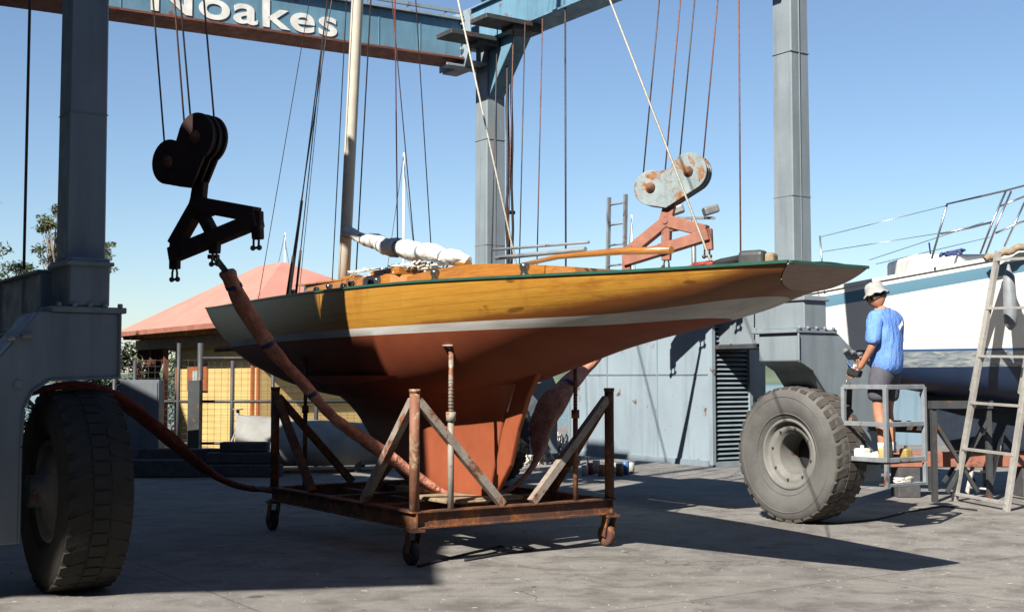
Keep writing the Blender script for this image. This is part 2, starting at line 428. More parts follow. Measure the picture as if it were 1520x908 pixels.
def m_whiteboat():
    n = NT('white boat hull finish'); x, y, z = n.sep()
    sh = n.math('ADD', 2.74, n.math('MULTIPLY', x, .175))   # sheer line height along the hull
    d = n.math('SUBTRACT', sh, z)
    white = n.ramp(n.noise(1.3, 6, n.coords((1, 1, .4))), [(.3, (.64,.63,.60)), (.65, (.77,.765,.745))])
    c = n.mix(n.math('MULTIPLY', n.math('GREATER_THAN', d, .08), n.math('LESS_THAN', d, .23)), white, (.10,.21,.29))
    z2 = n.math('SUBTRACT', z, n.math('MULTIPLY', x, .01))
    mar = n.ramp(n.noise(5, 6, n.coords((1, 1, 5)), dist=1.), [(.36, (.10,.14,.19)), (.68, (.36,.38,.37))])
    c = n.mix(n.math('LESS_THAN', z2, 1.93), c, mar)
    c = n.mix(n.math('LESS_THAN', z2, 1.72), c, (.012,.026,.065))
    line = n.math('LESS_THAN', n.math('ABSOLUTE', n.math('SUBTRACT', z2, 1.94)), .015)
    c = n.mix(line, c, (.03,.08,.2))
    n.bump(n.noise(1.5, 3), .06, .02)
    return n.fin(c, .35, 0, .5)
M['whiteboat'] = m_whiteboat()

# ------------------------------------------------------------------ camera, light, sky
cam = bpy.data.cameras.new('camera'); co = bpy.data.objects.new('camera', cam); COL.objects.link(co)
co.location = (0, 0, CH); co.rotation_euler = (R(90)+TH, 0, 0)
cam.sensor_width = 36; cam.lens = 36*F_/1520; cam.clip_end = 3000; cam.clip_start = .1
scn.camera = co
SUN_EL, SUN_DIR = R(40), Vector((.515, .857, 0))      # light travels to the right and away
sd = bpy.data.lights.new('sun', 'SUN'); sd.energy = 5; sd.angle = R(.5); sd.color = (1, .94, .84)
so = bpy.data.objects.new('sun', sd); COL.objects.link(so); so.location = (-20, -25, 30)
trav = Vector((SUN_DIR.x*math.cos(SUN_EL), SUN_DIR.y*math.cos(SUN_EL), -math.sin(SUN_EL)))
so.rotation_euler = trav.to_track_quat('-Z', 'Y').to_euler()
w = bpy.data.worlds.new('World'); scn.world = w; w.use_nodes = True
nt = w.node_tree; bg = nt.nodes['Background']; sky = nt.nodes.new('ShaderNodeTexSky')
sky.sky_type = 'NISHITA'; sky.sun_disc = False; sky.sun_elevation = SUN_EL
sky.sun_rotation = math.atan2(-SUN_DIR.x, -SUN_DIR.y)   # sun stands behind the camera, to the left
sky.air_density = 1.0; sky.dust_density = .35; sky.ozone_density = 3.6
nt.links.new(sky.outputs[0], bg.inputs[0]); bg.inputs[1].default_value = .05
scn.view_settings.view_transform = 'Standard'; scn.view_settings.look = 'None'; scn.view_settings.gamma = 1
scn.view_settings.exposure = 1.43
scn.render.engine = 'CYCLES'

# ------------------------------------------------------------------ setting
b = MB(); b.b2((-90, -40, -.6), (90, 42, 0)); tag(b.build('yard_ground', M['concrete']), kind='structure')
b = MB(); b.add([(-1500, -1500, -1.4), (1500, -1500, -1.4), (1500, 2500, -1.4), (-1500, 2500, -1.4)], [(0,1,2,3)])
tag(b.build('water', M['water']), kind='structure')
def hills():
    b = MB(); n = 90; vs = []; fs = []
    for i in range(n+1):
        x = -900+1800*i/n
        h = 7+5*math.sin(x*.009+1)+3*math.sin(x*.031)+1.5*math.sin(x*.11)
        vs += [(x, 620, -2), (x, 650, h), (x, 720, h*.7), (x, 800, -2)]
    for i in range(n):
        for k in range(3): fs.append((i*4+k, (i+1)*4+k, (i+1)*4+k+1, i*4+k+1))
    b.add(vs, fs, True); return b
tag(hills().build('hills', simple('far shore bushland', (.07,.095,.06), .95, .35, .05)), kind='structure')

# ------------------------------------------------------------------ travel lift
RZ = R(34.07); Cv = Vector((math.cos(RZ), math.sin(RZ), 0)); Sv = Vector((-math.sin(RZ), math.cos(RZ), 0))
L0 = Vector((-3.3, 9.6, 0))
def LW(w, s, z): return L0+Cv*w+Sv*s+Vector((0,0,z))
def toL(p): d = Vector(p)-L0; return (d.dot(Cv), d.dot(Sv), d.z)
WR = 7.8; SF = 6.25
lift = thing('travel_lift', L0, RZ, 'tall blue grey travel lift straddling the wooden yacht on big tyres', 'boat lift')

def leg(w, s, z0, z1, hw, taper=0):
    b = MB(); a = hw; t = hw-taper
    vs = [(w-a, s-a, z0), (w+a, s-a, z0), (w+a, s+a, z0), (w-a, s+a, z0), (w-t, s-t, z1), (w+t, s-t, z1), (w+t, s+t, z1), (w-t, s+t, z1)]
    b.add(vs, [(0,1,2,3), (4,5,6,7), (0,1,5,4), (1,2,6,5), (2,3,7,6), (3,0,4,7)])
    b.build('leg', M['lift'], lift, .012)
for w_, s_, hw in ((-.035, 0, .148), (WR, 0, .15), (0, SF, .17), (WR, SF, .175)):
    leg(w_, s_, 2.49, 6.74, hw, .012)

def yoke(w, s, out, inner, outer, k=1, t0=-.325):
    """base of a leg: socket box, flange, plate box and the outer fork arm over the wheel"""
    b = MB(); b.b2((w-.18*k, s-.32*k, 2.13), (w+.18*k, s+.32*k, 2.5)); o = b.build('leg_socket', M['lift'], lift, .012)
    b = MB(); b.b2((w-.18*k-.025, s-.32*k-.025, 2.44), (w+.18*k+.025, s+.32*k+.025, 2.47)); b.b2((w-.33*k, s-.34*k, 2.085), (w+.33*k, s+.34*k, 2.13))
    for i in range(5):
        for sg in (-1, 1):
            b.lathe([(0, 0), (.022, 0), (.022, .03), (0, .03)], (w+(-.27+i*.135)*k, s+sg*.335*k, 2.128), (0,0,1), 6, False)
    b.build('flange', M['lift'], lift, .006)
    b = MB(); pts = [(w+out*a, z) for a, z in inner+outer]
    b.prism(pts, lambda a, z, t: (a, s+t, z), t0, .26)
    # edge strip welded round the arm
    b2 = [(w+out*a, z) for a, z in inner]
    for p, q in zip(b2[:-1], b2[1:]):
        b.bar((p[0], s+t0-.01, p[1]), (q[0], s+t0-.01, q[1]), .018, .03, (0,1,0))
    b.build('fork_arm', M['lift'], lift, .01)
    b = MB()
    for j in range(4):
        a = .42+.11*j
        b.tube([(w+out*a, s+t0-.03, 1.90-.02*j), (w+out*(a+.07), s+t0-.03, 1.905-.02*j)], .022, 8)
    b.tube([(w+out*.5, s+t0-.01, 1.55), (w+out*.5, s+t0+.005, 1.55)], .03, 10)
    b.build('grease_fittings', M['galv'], lift)
inR = [(-.29, 2.085), (-.29, 1.78), (-.06, 1.67), (.16, 1.42), (.34, 1.14), (.47, .92), (.50, .42)]
outR = [(1.05, .42), (1.05, 1.45), (.92, 1.70), (.62, 1.90), (.37, 2.085)]
inL = [(-.23, 2.085), (-.23, 1.60), (.28, 1.58), (.40, 1.50), (.455, 1.38), (.47, 1.1), (.47, .40)]
outL = [(1.10, .40), (1.06, 1.40), (.86, 1.60), (.62, 1.76), (.45, 1.98), (.37, 2.085)]
yoke(-.035, 0, -1, inL, outL, .84, -.27); yoke(WR, 0, 1, inR, outR); yoke(0, SF, -1, inL, outL); yoke(WR, SF, 1, inR, outR)

def wheel(w, s, out, mat, name_rot=0):
    root = MB(); prof = []; WS = .72
    # tyre section: lathe along w
    P = [(.37,-.22),(.40,-.27),(.47,-.325),(.56,-.355),(.64,-.355),(.70,-.33),(.735,-.29),(.75,-.2),(.752,0),(.75,.2),(.735,.29),(.70,.33),(.64,.355),(.56,.355),(.47,.325),(.40,.27),(.37,.22)]
    P = [(r, a*WS) for r, a in P]
    root.lathe(P, (w, s, .75), (1,0,0), 64)
    # raised sidewall ribs
    for sg in (-1, 1):
        for rr in (.45, .64):
            aa = WS*interp([(.37,.22),(.40,.27),(.47,.325),(.56,.355),(.64,.355),(.70,.33)], rr)
            root.lathe([(rr-.009, sg*(aa-.003)), (rr-.004, sg*(aa+.005)), (rr+.004, sg*(aa+.005)), (rr+.009, sg*(aa-.003))], (w, s, .75), (1,0,0), 64)
    tyre = root.build('tyre', mat, lift)
    b = MB()
    n = 34
    for k in range(n):
        a0 = 2*math.pi*k/n
        for sg, sh in ((-1, 0), (1, .5)):
            a = a0+sh*2*math.pi/n; j = random.uniform(-.004, .004)
            for (x0, x1, r0, r1) in ((.10, .315, .738, .7575),):
                da = .058
                vs = []
                for xx, rlo, rhi in ((x0, r0, r1 if x0 < .2 else .762), (x1, r0-(.02 if x0 < .2 else .02), r1-(.012 if x0 < .2 else 0))):
                    for rr in (rlo, rhi+j):
                        for dd in (-da, da):
                            sk = (xx-.1)*.35; xw = xx*WS
                            t = a+dd+sk
                            vs.append((w+sg*xw, s+rr*math.cos(t), .75+rr*math.sin(t)))
                b.add(vs, [(0,1,3,2), (4,6,7,5), (0,4,5,1), (2,3,7,6), (0,2,6,4), (1,5,7,3)])
    # centre rib, broken blocks
    for k in range(46):
        t = 2*math.pi*k/46; da = .055
        vs = [(w+xx, s+rr*math.cos(t+dd), .75+rr*math.sin(t+dd)) for xx in (-.055, .055) for rr in (.745, .760) for dd in (-da, da)]
        b.add(vs, [(0,1,3,2), (4,6,7,5), (0,4,5,1), (2,3,7,6), (0,2,6,4), (1,5,7,3)])
    t = b.build('tread', M['tread'] if mat is M['rubber'] else mat, tyre)
    # rim
    b = MB()
    prof = [(.405, -.17), (.39, -.198), (.372, -.202), (.358, -.19), (.352, -.15), (.325, -.135), (.30, -.14), (.27, -.135), (.262, -.115), (.232, -.105), (.225, -.08), (.22, .215)]
    b.lathe([(r, a*(1 if out > 0 else -1)) for r, a in prof], (w, s, .75), (1,0,0), 48)
    b2_ = MB(); b2_.lathe([(.22, .205*(1 if out > 0 else -1)), (0, .205*(1 if out > 0 else -1))], (w, s, .75), (1,0,0), 32); b2_.build('hub_shade_disc', M['black'], lift)  # black disc in the hub hole, its deep shade painted in
    prof2 = [(.40, .17), (.385, .20), (.36, .20), (.33, .15), (.22, .22), (.12, .24), (.12, .34), (0, .34)]
    b.lathe([(r, a*(1 if out > 0 else -1)) for r, a in prof2], (w, s, .75), (1,0,0), 48)
    rim = b.build('rim', M['rimdust'], lift)
    b = MB()
    for k in range(8):
        t = 2*math.pi*k/8+.2
        b.tube([(w-out*.128, s+.288*math.cos(t), .75+.288*math.sin(t)), (w-out*.155, s+.288*math.cos(t), .75+.288*math.sin(t))], .013, 6, smooth=False)
    b.build('wheel_nuts', M['dark_steel'], rim)
    tag(tyre, 'dusty grey tyre' if mat is M['rubber'] else 'worn tyre, its shade put into the dark rubber')
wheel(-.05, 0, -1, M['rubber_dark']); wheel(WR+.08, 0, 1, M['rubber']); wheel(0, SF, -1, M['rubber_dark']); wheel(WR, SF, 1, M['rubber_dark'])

# lower side beams (sills)
for w_ in (-.12, WR+.05):
    b = MB(); b.b2((w_-.13, .33, 1.98), (w_+.13, SF-.33, 2.42))
    for k in range(6):
        s0 = .9+k*.85; b.b2((w_-.142, s0, 1.99), (w_+.142, s0+.03, 2.41))
    b.b2((w_-.16, .33, 2.42), (w_+.16, SF-.33, 2.445)); b.b2((w_-.16, .33, 1.955), (w_+.16, SF-.33, 1.98))
    b.build('side_sill', M['lift'], lift, .008)
# top side beams, running past both legs
for w_ in (0, WR-.05):
    b = MB(); b.b2((w_-.16, -1.6, 6.76), (w_+.16, SF+.42, 7.32)); b.build('side_beam', M['beam'], lift, .008)
    b = MB(); b.b2((w_-.24, -1.6, 6.735), (w_+.24, SF+.42, 6.76)); b.b2((w_-.22, -1.6, 7.32), (w_+.22, SF+.42, 7.345))
    b.build('beam_flange', M['beam'], lift)
    for k, s0 in enumerate((SF-.35, SF-1.3, .95, -.2)):
        sg = 1 if w_ < 1 else -1; b = MB()
        b.b2((w_, s0-.16, 6.60), (w_+sg*.5, s0+.16, 6.735))
        b.b2((w_+sg*.2, s0-.22, 6.66), (w_+sg*1.0, s0+.22, 6.732))
        b.tube([(w_+sg*.05, s0-.2, 7.5), (w_+sg*.05, s0+.2, 7.5)], .16, 16)
        b.b2((w_-.12, s0-.26, 7.345), (w_+.12, s0+.26, 7.40))
        b.b2((w_-.16, s0-.30, 7.398), (w_-.12, s0+.30, 7.62)); b.b2((w_+.12, s0-.30, 7.398), (w_+.16, s0+.30, 7.62))
        b.build('hoist_bracket', M['dark_steel'], lift, .006)
for w_, s_, hw in ((-.035, 0, .148), (WR, 0, .15), (WR, SF, .175)):
    b = MB()
    for z in (3.62, 5.25): b.b2((w_-hw-.0015, s_-hw-.0015, z), (w_+hw+.0015, s_+hw+.0015, z+.006))
    b.b2((w_-.02, s_-hw-.004, 2.5), (w_-.012, s_-hw+.01, 6.7)) if w_ > 1 else None
    b.build('weld_seam', M['lift'], lift)
b = MB()
for ww in (-.3, .9, 2.1, 5.9, 6.6): b.b2((ww, 6.352, 6.375+.02*ww), (ww+.012, 6.37, 6.92+.02*ww))
b.build('beam_weld', M['beam'], lift)
# cross beam with the name on it
CB0 = 6.36
def cbz(w): return 6.36+.02*w
b = MB(); x0, x1 = -.6, 7.35
b.add([(x0, CB0, cbz(x0)), (x1, CB0, cbz(x1)), (x1, CB0+.44, cbz(x1)), (x0, CB0+.44, cbz(x0)), (x0, CB0, cbz(x0)+.58), (x1, CB0, cbz(x1)+.58), (x1, CB0+.44, cbz(x1)+.58), (x0, CB0+.44, cbz(x0)+.58)],
      [(0,1,2,3), (4,5,6,7), (0,1,5,4), (1,2,6,5), (2,3,7,6), (3,0,4,7)])
b.build('cross_beam', M['beam'], lift, .01)
b = MB()
b.bar((x0, CB0+.22, cbz(x0)-.016), (x1, CB0+.22, cbz(x1)-.016), .60, .03)
b.build('cross_beam_flange', M['flange'], lift)
b = MB(); b.bar((x0, CB0+.18, cbz(x0)+.60), (x1, CB0+.18, cbz(x1)+.60), .5, .035)
b.bar((x0, CB0+.0, cbz(x0)+.72), (x1, CB0+.0, cbz(x1)+.72), .05, .05)
for k in range(12):
    ww = x0+.4+k*.66; b.bar((ww, CB0, cbz(ww)+.61), (ww, CB0, cbz(ww)+.71), .03, .03)
b.build('pipe_rail', M['engine'], lift)
# corner joint: splice plates and bolts
b = MB(); b.b2((7.36, CB0-.22, 6.42), (7.385, CB0+.70, 7.25)); b.b2((7.36, CB0-.3, 6.38), (7.62, CB0+.6, 6.42))
for k in range(6): b.b2((7.30, CB0-.05, 6.50+k*.13), (7.36, CB0-.02, 6.54+k*.13)); b.b2((7.385, CB0-.12, 6.5+k*.13), (7.43, CB0-.08, 6.54+k*.13))
b.b2((7.05, CB0-.06, 6.36), (7.70, CB0+.14, 6.40))
b.build('splice_plate', M['engine'], lift, .004)
b = MB()
b.prism([(SF-.17, 6.735), (SF-.95, 6.735), (SF-.17, 5.9)], lambda a, z, t: (WR+t, a, z), -.14, .14); b.build('gusset', M['beam'], lift, .006); b = MB()
b.prism([(.15, 6.735), (.9, 6.735), (.15, 5.95)], lambda a, z, t: (WR+t, a, z), -.12, .12)
b.build('gusset', M['beam'], lift, .006)
# hoses and falls beside the far right leg
b = MB()
for dw, ds, r_, ph in ((.22, -.16, .022, 0), (.27, -.10, .018, 1), (.31, -.15, .02, 2)):
    b.tube([(WR+dw+.015*math.sin(k*1.3+ph), SF+ds+.012*math.sin(k*.9+ph*2), 6.7-k*.31) for k in range(14)], r_, 6)
b.tube([(WR+.16, SF-.14, 4.15), (WR+.36, SF-.14, 4.15)], .03, 8)
b.build('hydraulic_hose', M['black'], lift)
for s0, w_, r_ in ((SF-.55, 7.75, .014), (3.95, 7.55, .013)):
    b = MB(); b.tube([(w_, s0, 6.74), (w_, s0, 2.0)], r_, 6); b.build('hanging_line', M['cable'], lift)
b = MB(); b.tube([(7.35, .35, 6.74), (7.33, .35, 2.4)], .010, 6); b.build('hanging_line', M['cablerust'], lift)
b = MB(); p0 = toL(at(90, 0, 10.0)); b.tube([(-.35, .45, 6.74), (-.35, .45, 2.45)], .012, 6); b.build('hanging_line', M['cable'], lift)

# engine housing on the right sill
e0, e1, ew, ez0, ez1 = 1.12, 3.95, 7.58, .57, 2.36
b = MB(); b.b2((ew, e0+.03, ez0), (ew+.95, e1, ez1)); eng = b.build('engine_housing', M['engine'], lift, .012)
b = MB()
for s0 in (e0+.95, e0+1.95): b.b2((ew-.008, s0, ez0+.03), (ew+.01, s0+.018, ez1-.03))
b.b2((ew-.010, e0+.05, 1.63), (ew+.01, e1-.02, 1.648)); b.b2((ew-.012, e0+.03, ez1-.05), (ew+.02, e1, ez1-.0)); b.b2((ew-.02, e0+.03, ez0-.02), (ew+.02, e1, ez0+.05))
b.build('panel_seam', M['louvre'], eng)
b = MB(); nl = 30
for k in range(nl):
    z = ez0+.06+k*(ez1-ez0-.12)/nl
    b.add([(ew+.06, e0-.012, z), (ew+.60, e0-.012, z), (ew+.60, e0+.028, z+.034), (ew+.06, e0+.028, z+.034),
           (ew+.06, e0-.012, z+.006), (ew+.60, e0-.012, z+.006), (ew+.60, e0+.028, z+.04), (ew+.06, e0+.028, z+.04)],
          [(0,1,2,3), (4,5,6,7), (0,1,5,4), (1,2,6,5), (2,3,7,6), (3,0,4,7)])
lo = b.build('louvre', M['louvre'], eng)
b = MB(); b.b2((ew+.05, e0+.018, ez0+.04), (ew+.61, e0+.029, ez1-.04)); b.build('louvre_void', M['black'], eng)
b = MB()
for x_ in (ew-.003, ew+.61): b.b2((x_, e0-.03, ez0), (x_+.05, e0+.032, ez1))
b.b2((ew+.05, e0-.03, ez0-.02), (ew+.61, e0+.03, ez0+.035)); b.b2((ew+.05, e0-.03, ez1-.035), (ew+.61, e0+.03, ez1))
b.build('louvre_frame', M['engine'], eng)
b = MB(); b.b2((ew+.3, e0+.3, ez1), (ew+.6, e0+.34, ez1+.03)); b.b2((ew+.05, -.1, 1.93), (ew+.5, e0+.2, 1.98))
b.build('bracket', M['dark_steel'], lift, .006)

# operator's cage on the near right fork
Kc = toL(Vector((at(1316, 690, 13.0))))
cw, cs = Kc[0], Kc[1]; fz = .72; tz = 1.50; W_, S_ = .62, .56
cage = MB(); r_ = .045
for (a, s1) in ((cw, cs), (cw+W_, cs), (cw, cs+S_), (cw+W_, cs+S_)):
    cage.b2((a-.022, s1-.022, fz), (a+.022, s1+.022, tz))
for z in (tz, (fz+tz)/2, fz+.02):
    for p, q in (((cw, cs), (cw+W_, cs)), ((cw, cs), (cw, cs+S_)), ((cw+W_, cs), (cw+W_, cs+S_))):
        cage.bar((p[0], p[1], z), (q[0], q[1], z), .035, .05)
for a, s1 in ((cw, cs), (cw+W_, cs)): cage.b2((a-.02, s1-.02, fz-.26), (a+.02, s1+.02, fz-.02))
cage.bar((cw, cs, fz-.24), (cw+W_, cs, fz-.24), .04, .03)
cage.b2((cw, cs-.02, fz-.245), (cw+W_, cs+.10, fz-.228))
cage.build('operator_cage', M['greypaint'], lift, .004)
b = MB(); b.b2((cw+.02, cs+.02, fz-.02), (cw+W_-.02, cs+S_+.35, fz+.005))
b.b2((cw+.75, cs+.1, 1.0), (cw+.80, -.2, 1.1)); b.b2((cw+.25, cs+S_, fz-.08), (cw+.33, -.2, fz-.02)); b.b2((cw+.55, cs+S_, fz-.08), (cw+.9, -.2, fz-.02))
b.bar((cw+.1, cs+S_, 1.5), (cw+.5, -.28, 1.15), .06, .06); b.bar((cw+.1, cs+S_, 1.15), (cw+.5, -.28, .85), .05, .05)
b.build('cage_bracket', M['dark_steel'], lift, .004)

# lettering on the cross beam
def text_mesh(body, size, offset, extrude):
    cu = bpy.data.curves.new('lettering', 'FONT'); cu.body = body; cu.size = size; cu.offset = offset; cu.extrude = extrude; cu.space_character = 1.08
    ob = bpy.data.objects.new('tmp', cu); COL.objects.link(ob); bpy.context.view_layer.update()
    me = bpy.data.meshes.new_from_object(ob.evaluated_get(bpy.context.evaluated_depsgraph_get()))
    bpy.data.objects.remove(ob); return me
me = text_mesh('Noakes', .50, .009, .004)
xs = [v.co.x for v in me.vertices]; k = (5.22-2.50)/(max(xs)-min(xs)); mn = min(xs)
for v in me.vertices:
    X = 2.50+(v.co.x-mn)*k; Y = v.co.y; Z = v.co.z
    v.co = (X, CB0-.009-Z, cbz(X)+.055+Y*1.12)
o = bpy.data.objects.new('lettering', me); COL.objects.link(o); o.parent = lift
me.materials.append(paint('white sign paint', (.78,.77,.72), .6, .2, 6)); o['label'] = 'white painted name Noakes on the blue cross beam'

# ------------------------------------------------------------------ yacht
Yc = Vector((-.785, 12.554, 0))
yacht = thing('classic_yacht', Yc, RZ, 'long varnished wooden racing yacht with red bottom standing on the rusty cradle', 'yacht')
BD = [(-5.35,.35),(-4,.60),(-3,.77),(-2,.885),(-1,.95),(0,.97),(1,.93),(2,.84),(3,.71),(4,.54),(5,.34),(5.9,.13),(6.45,.004)]
SH = [(-5.4,2.34),(-4,2.36),(-3,2.385),(-1,2.44),(1,2.465),(3,2.49),(4.9,2.53),(6.45,2.585)]
ZC = [(-5.4,2.20),(-4.95,2.165),(-4.07,2.02),(-2.76,1.83),(-1.88,1.64),(-1,1.46),(0,1.37),(1,1.35),(2,1.40),(2.85,1.49),(3.5,1.59),(4.33,1.75),(5,1.93),(5.6,2.15),(6.1,2.36),(6.45,2.57)]
N = 30
def section(s):
    bd, sh, zc = interp(BD, s), interp(SH, s), interp(ZC, s); pts = []
    for i in range(N+1):
        a = math.pi/2*i/N
        y = bd*(math.cos(a)**.74 if i < N else 0); z = sh-(sh-zc)*math.sin(a)**1.18
        pts.append((y, z))
    return pts, sh
b = MB(); ss = [-5.17+11.61*i/110 for i in range(111)]
rows = []
for s_ in ss:
    pts, sh = section(s_); row = []
    rk = max(0, min(1, (-4.3-s_)/1.0)); rk = rk*rk*(3-2*rk)
    for sg in (-1, 1):
        seq = pts if sg < 0 else pts[::-1][1:]
        for y, z in seq: row.append((sg*y, s_+rk*(sh-z)*1.5, z))
    rows.append(row)
vs = [p for r_ in rows for p in r_]; m = len(rows[0])
b.add(vs, [(i*m+k, (i+1)*m+k, (i+1)*m+k+1, i*m+k+1) for i in range(len(rows)-1) for k in range(m-1)], True)
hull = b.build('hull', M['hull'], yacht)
b = MB(); r0 = rows[0]; b.add([(p[0]*.985, p[1]-.004, p[2]) for p in r0], [list(range(m))]); b.build('transom', M['transom'], yacht)
# deck (slightly cambered) and caprail
b = MB(); nd = 8; vs = []
for s_, row in zip(ss, rows):
    bd = interp(BD, s_)-.012; sh = interp(SH, s_)
    for k in range(nd+1):
        t = -1+2*k/nd; vs.append((bd*t, s_, sh-.012+.05*(1-t*t)*min(1, bd/.5)))
b.add(vs, [(i*(nd+1)+k, i*(nd+1)+k+1, (i+1)*(nd+1)+k+1, (i+1)*(nd+1)+k) for i in range(len(ss)-1) for k in range(nd)], True)
b.build('deck', M['deckpaint'], yacht)
b = MB()
for sg in (-1, 1):
    pts = [(sg*(interp(BD, s_)+.004), s_, interp(SH, s_)+.008) for s_ in ss]
    for p, q in zip(pts[:-1], pts[1:]): b.bar(p, q, .026, .020)
b.bar((-.36, -5.17, 2.35), (.36, -5.17, 2.35), .026, .020)
b.build('caprail', M['caprail'], yacht)
# keel fin and rudder: foil sections
LE = [(.42,.10),(.55,.55),(.87,1.18),(1.3,1.80),(1.55,2.3)]     # z -> leading edge s
TE = [(.42,-1.0),(.55,-1.06),(1.11,-1.25),(1.40,-1.36),(1.80,-1.55)]
b = MB(); nz = 22; nc = 26; vs = []
for i in range(nz+1):
    z = .42+(1.62-.42)*i/nz; le = interp(LE, z); te = interp(TE, z)
    th = .15*(1-.25*(z-.42)) + max(0, (z-1.12))**2*3.2; th *= min(1, .55+ (z-.42)*6)
    for k in range(nc):
        a = 2*math.pi*k/nc; t = .5+.5*math.cos(a)      # t 1 at LE
        y = te+(le-te)*t; hw = th*(math.sqrt(max(0, 1-t))*1.25*(t**.7)+.04)*1.5
        vs.append((hw*(1 if math.sin(a) >= 0 else -1) if 0 < k < nc/2 or k > nc/2 else 0, y, z))
b.add(vs, [(i*nc+k, i*nc+(k+1)%nc, (i+1)*nc+(k+1)%nc, (i+1)*nc+k) for i in range(nz) for k in range(nc)]+[list(range(nc))], True)
b.build('keel', M['keel'], yacht)
b = MB()
poly = [(-1.07,.52),(-1.16,.52),(-1.40,.80),(-1.52,1.12),(-1.68,1.42),(-1.90,1.72),(-1.60,1.72),(-1.40,1.36),(-1.268,1.11)]
b.prism(poly, lambda y, z, t: (t, y, z), -.028, .028); b.build('rudder', M['keel'], yacht, .015, seg=2)
# cabin trunk, coamings
def trunk(y0, y1, hw0, hw1, h, mat, name, top=None):
    b = MB(); n = 14; vs = []
    for i in range(n+1):
        t = i/n; y = y0+(y1-y0)*t; hw = hw0+(hw1-hw0)*t; zb = interp(SH, y)+.0
        e = min(1, math.sqrt(max(0.001, min(t, 1-t)*9))); hw *= .55+.45*e
        vs += [(-hw, y, zb-.01), (-hw*.95, y, zb+h), (hw*.95, y, zb+h), (hw, y, zb-.01)]
    fs = [(i*4+k, (i+1)*4+k, (i+1)*4+k+1, i*4+k+1) for i in range(n) for k in range(3)]+[(0,1,2,3), (n*4, n*4+1, n*4+2, n*4+3)]
    b.add(vs, fs); return b.build(name, mat, yacht, .01)
cb = trunk(2.6, -.05, .36, .50, .17, M['varnish'], 'cabin')
b = MB(); n = 12
for i in range(n):
    y0 = 2.5-i*.205; b.b2((-.40, y0-.2, interp(SH, y0)+.172), (.40, y0, interp(SH, y0)+.186))
b.build('cabin_top', M['varnish'], cb)
for y0 in (1.9, 1.15, .45):
    hw = .36+(.14)*((2.75-y0)/2.8)
    b = MB(); b.tube([(-hw-.024, y0, interp(SH, y0)+.09), (-hw+.01, y0, interp(SH, y0)+.09)], .045, 16); b.build('porthole', M['glass'], cb)
b = MB(); b.b2((-.28, .25, 2.65), (.28, .85, 2.72)); b.b2((-.25, 1.3, 2.66), (.25, 1.62, 2.71)); b.build('hatch', M['varnish'], yacht, .01)
b = MB()
for sg in (-1, 1):
    pts = [(sg*(.52-.02*abs(k-7)*.5-(.20 if k in (0, 14) else 0)), -.1-k*.19, 2.485-.005*k+.07*math.sin(math.pi*min(1, max(0, k/14)))) for k in range(15)]
    for p, q in zip(pts[:-1], pts[1:]): b.bar(p, q, .03, .16)
b.b2((-.33, -2.80, 2.38), (.33, -2.76, 2.49)); b.build('coaming', M['varnish'], yacht)
b = MB(); b.tube([(0, -3.6, 2.58), (-.02, -3.0, 2.62), (-.05, -2.2, 2.64), (-.06, -1.5, 2.60)], [.03, .03, .024, .018], 8); b.build('tiller', M['varnish'], yacht)
for y0, x0, k in ((1.05, -.66, .85), (-.1, -.70, .85), (.5, -.68, .85), (2.2, -.55, .85), (-2.5, -.62, 1), (-1.2, -.70, 1), (-1.2, .7, 1), (1.0, .66, 1)):
    b = MB(); z0 = interp(SH, y0); b.lathe([(0,.12*k),(.04*k,.12*k),(.045*k,.09*k),(.03*k,.05*k),(.05*k,.0)], (x0, y0, z0+.01), (0,0,1), 12)
    b.build('winch', M['chrome'], yacht)
b = MB(); b.tube([(-.30, -1.6, 2.66), (-.3, -2.9, 2.63)], .02, 8); b.tube([(-.4, -1.7, 2.72), (-.42, -3.1, 2.66)], .012, 6)
b.build('boathook', M['greypaint'], yacht)
# mast (raked a touch), boom with furled sail
b = MB(); mb_, mt_ = Vector((0, 2.06, 2.5)), Vector((.0, 1.14, 12.5))
b.tube([mb_.lerp(mt_, t/12) for t in range(13)], [.068]*9+[.06,.055,.05,.045], 16); b.build('mast', M['mastwhite'], yacht)
b = MB(); b.tube([mb_+Vector((0,0,.0)), mb_+Vector((0,0,.10))], .09, 16); b.b2((-.25, 2.02, 2.67), (.25, 2.2, 2.69)); b.build('mast_collar', M['chrome'], yacht)
b = MB(); bm0, bm1 = Vector((-.02, 1.97, 3.24)), Vector((-.16, -.9, 2.66))
b.tube([bm0, bm1], .045, 12); boom = b.build('boom', M['varnish'], yacht)
b = MB(); pts = []; rr = []; NS = 90; rs = random.Random(3)
for k in range(NS+1):
    t = k/NS; p = bm0.lerp(bm1, t)+Vector((.012*math.sin(k*.5), 0, .04+.012*math.sin(k*.31)))
    p.z -= .10*math.sin(math.pi*t)*(1-t)
    pts.append(p); base = interp([(0,.045),(.15,.07),(.35,.105),(.55,.12),(.75,.10),(.9,.085),(1,.035)], t)
    tie = min(abs(t-q) for q in (.18, .36, .52, .68, .84)); base *= 1-.22*math.exp(-(tie/.018)**2)
    rr.append(base*(1+.05*math.sin(k*.83)+.03*rs.uniform(-1, 1)))
b.tube(pts, rr, 18, flat=.82)
b.v = [tuple(Vector(v)+Vector((0, 0, .010*math.sin(v[1]*31+v[0]*60)))) for v in b.v]
b.build('furled_sail', M['canvas'], yacht)
for t in (.18, .36, .52, .68, .84):
    i = int(t*NS); b = MB(); b.tube([pts[i]+Vector((0, .018, .004)), pts[i]+Vector((0, -.018, -.004))], rr[i]*1.10, 16, flat=.85)
    b.build('sail_tie', M['greypaint'], boom)
b = MB()
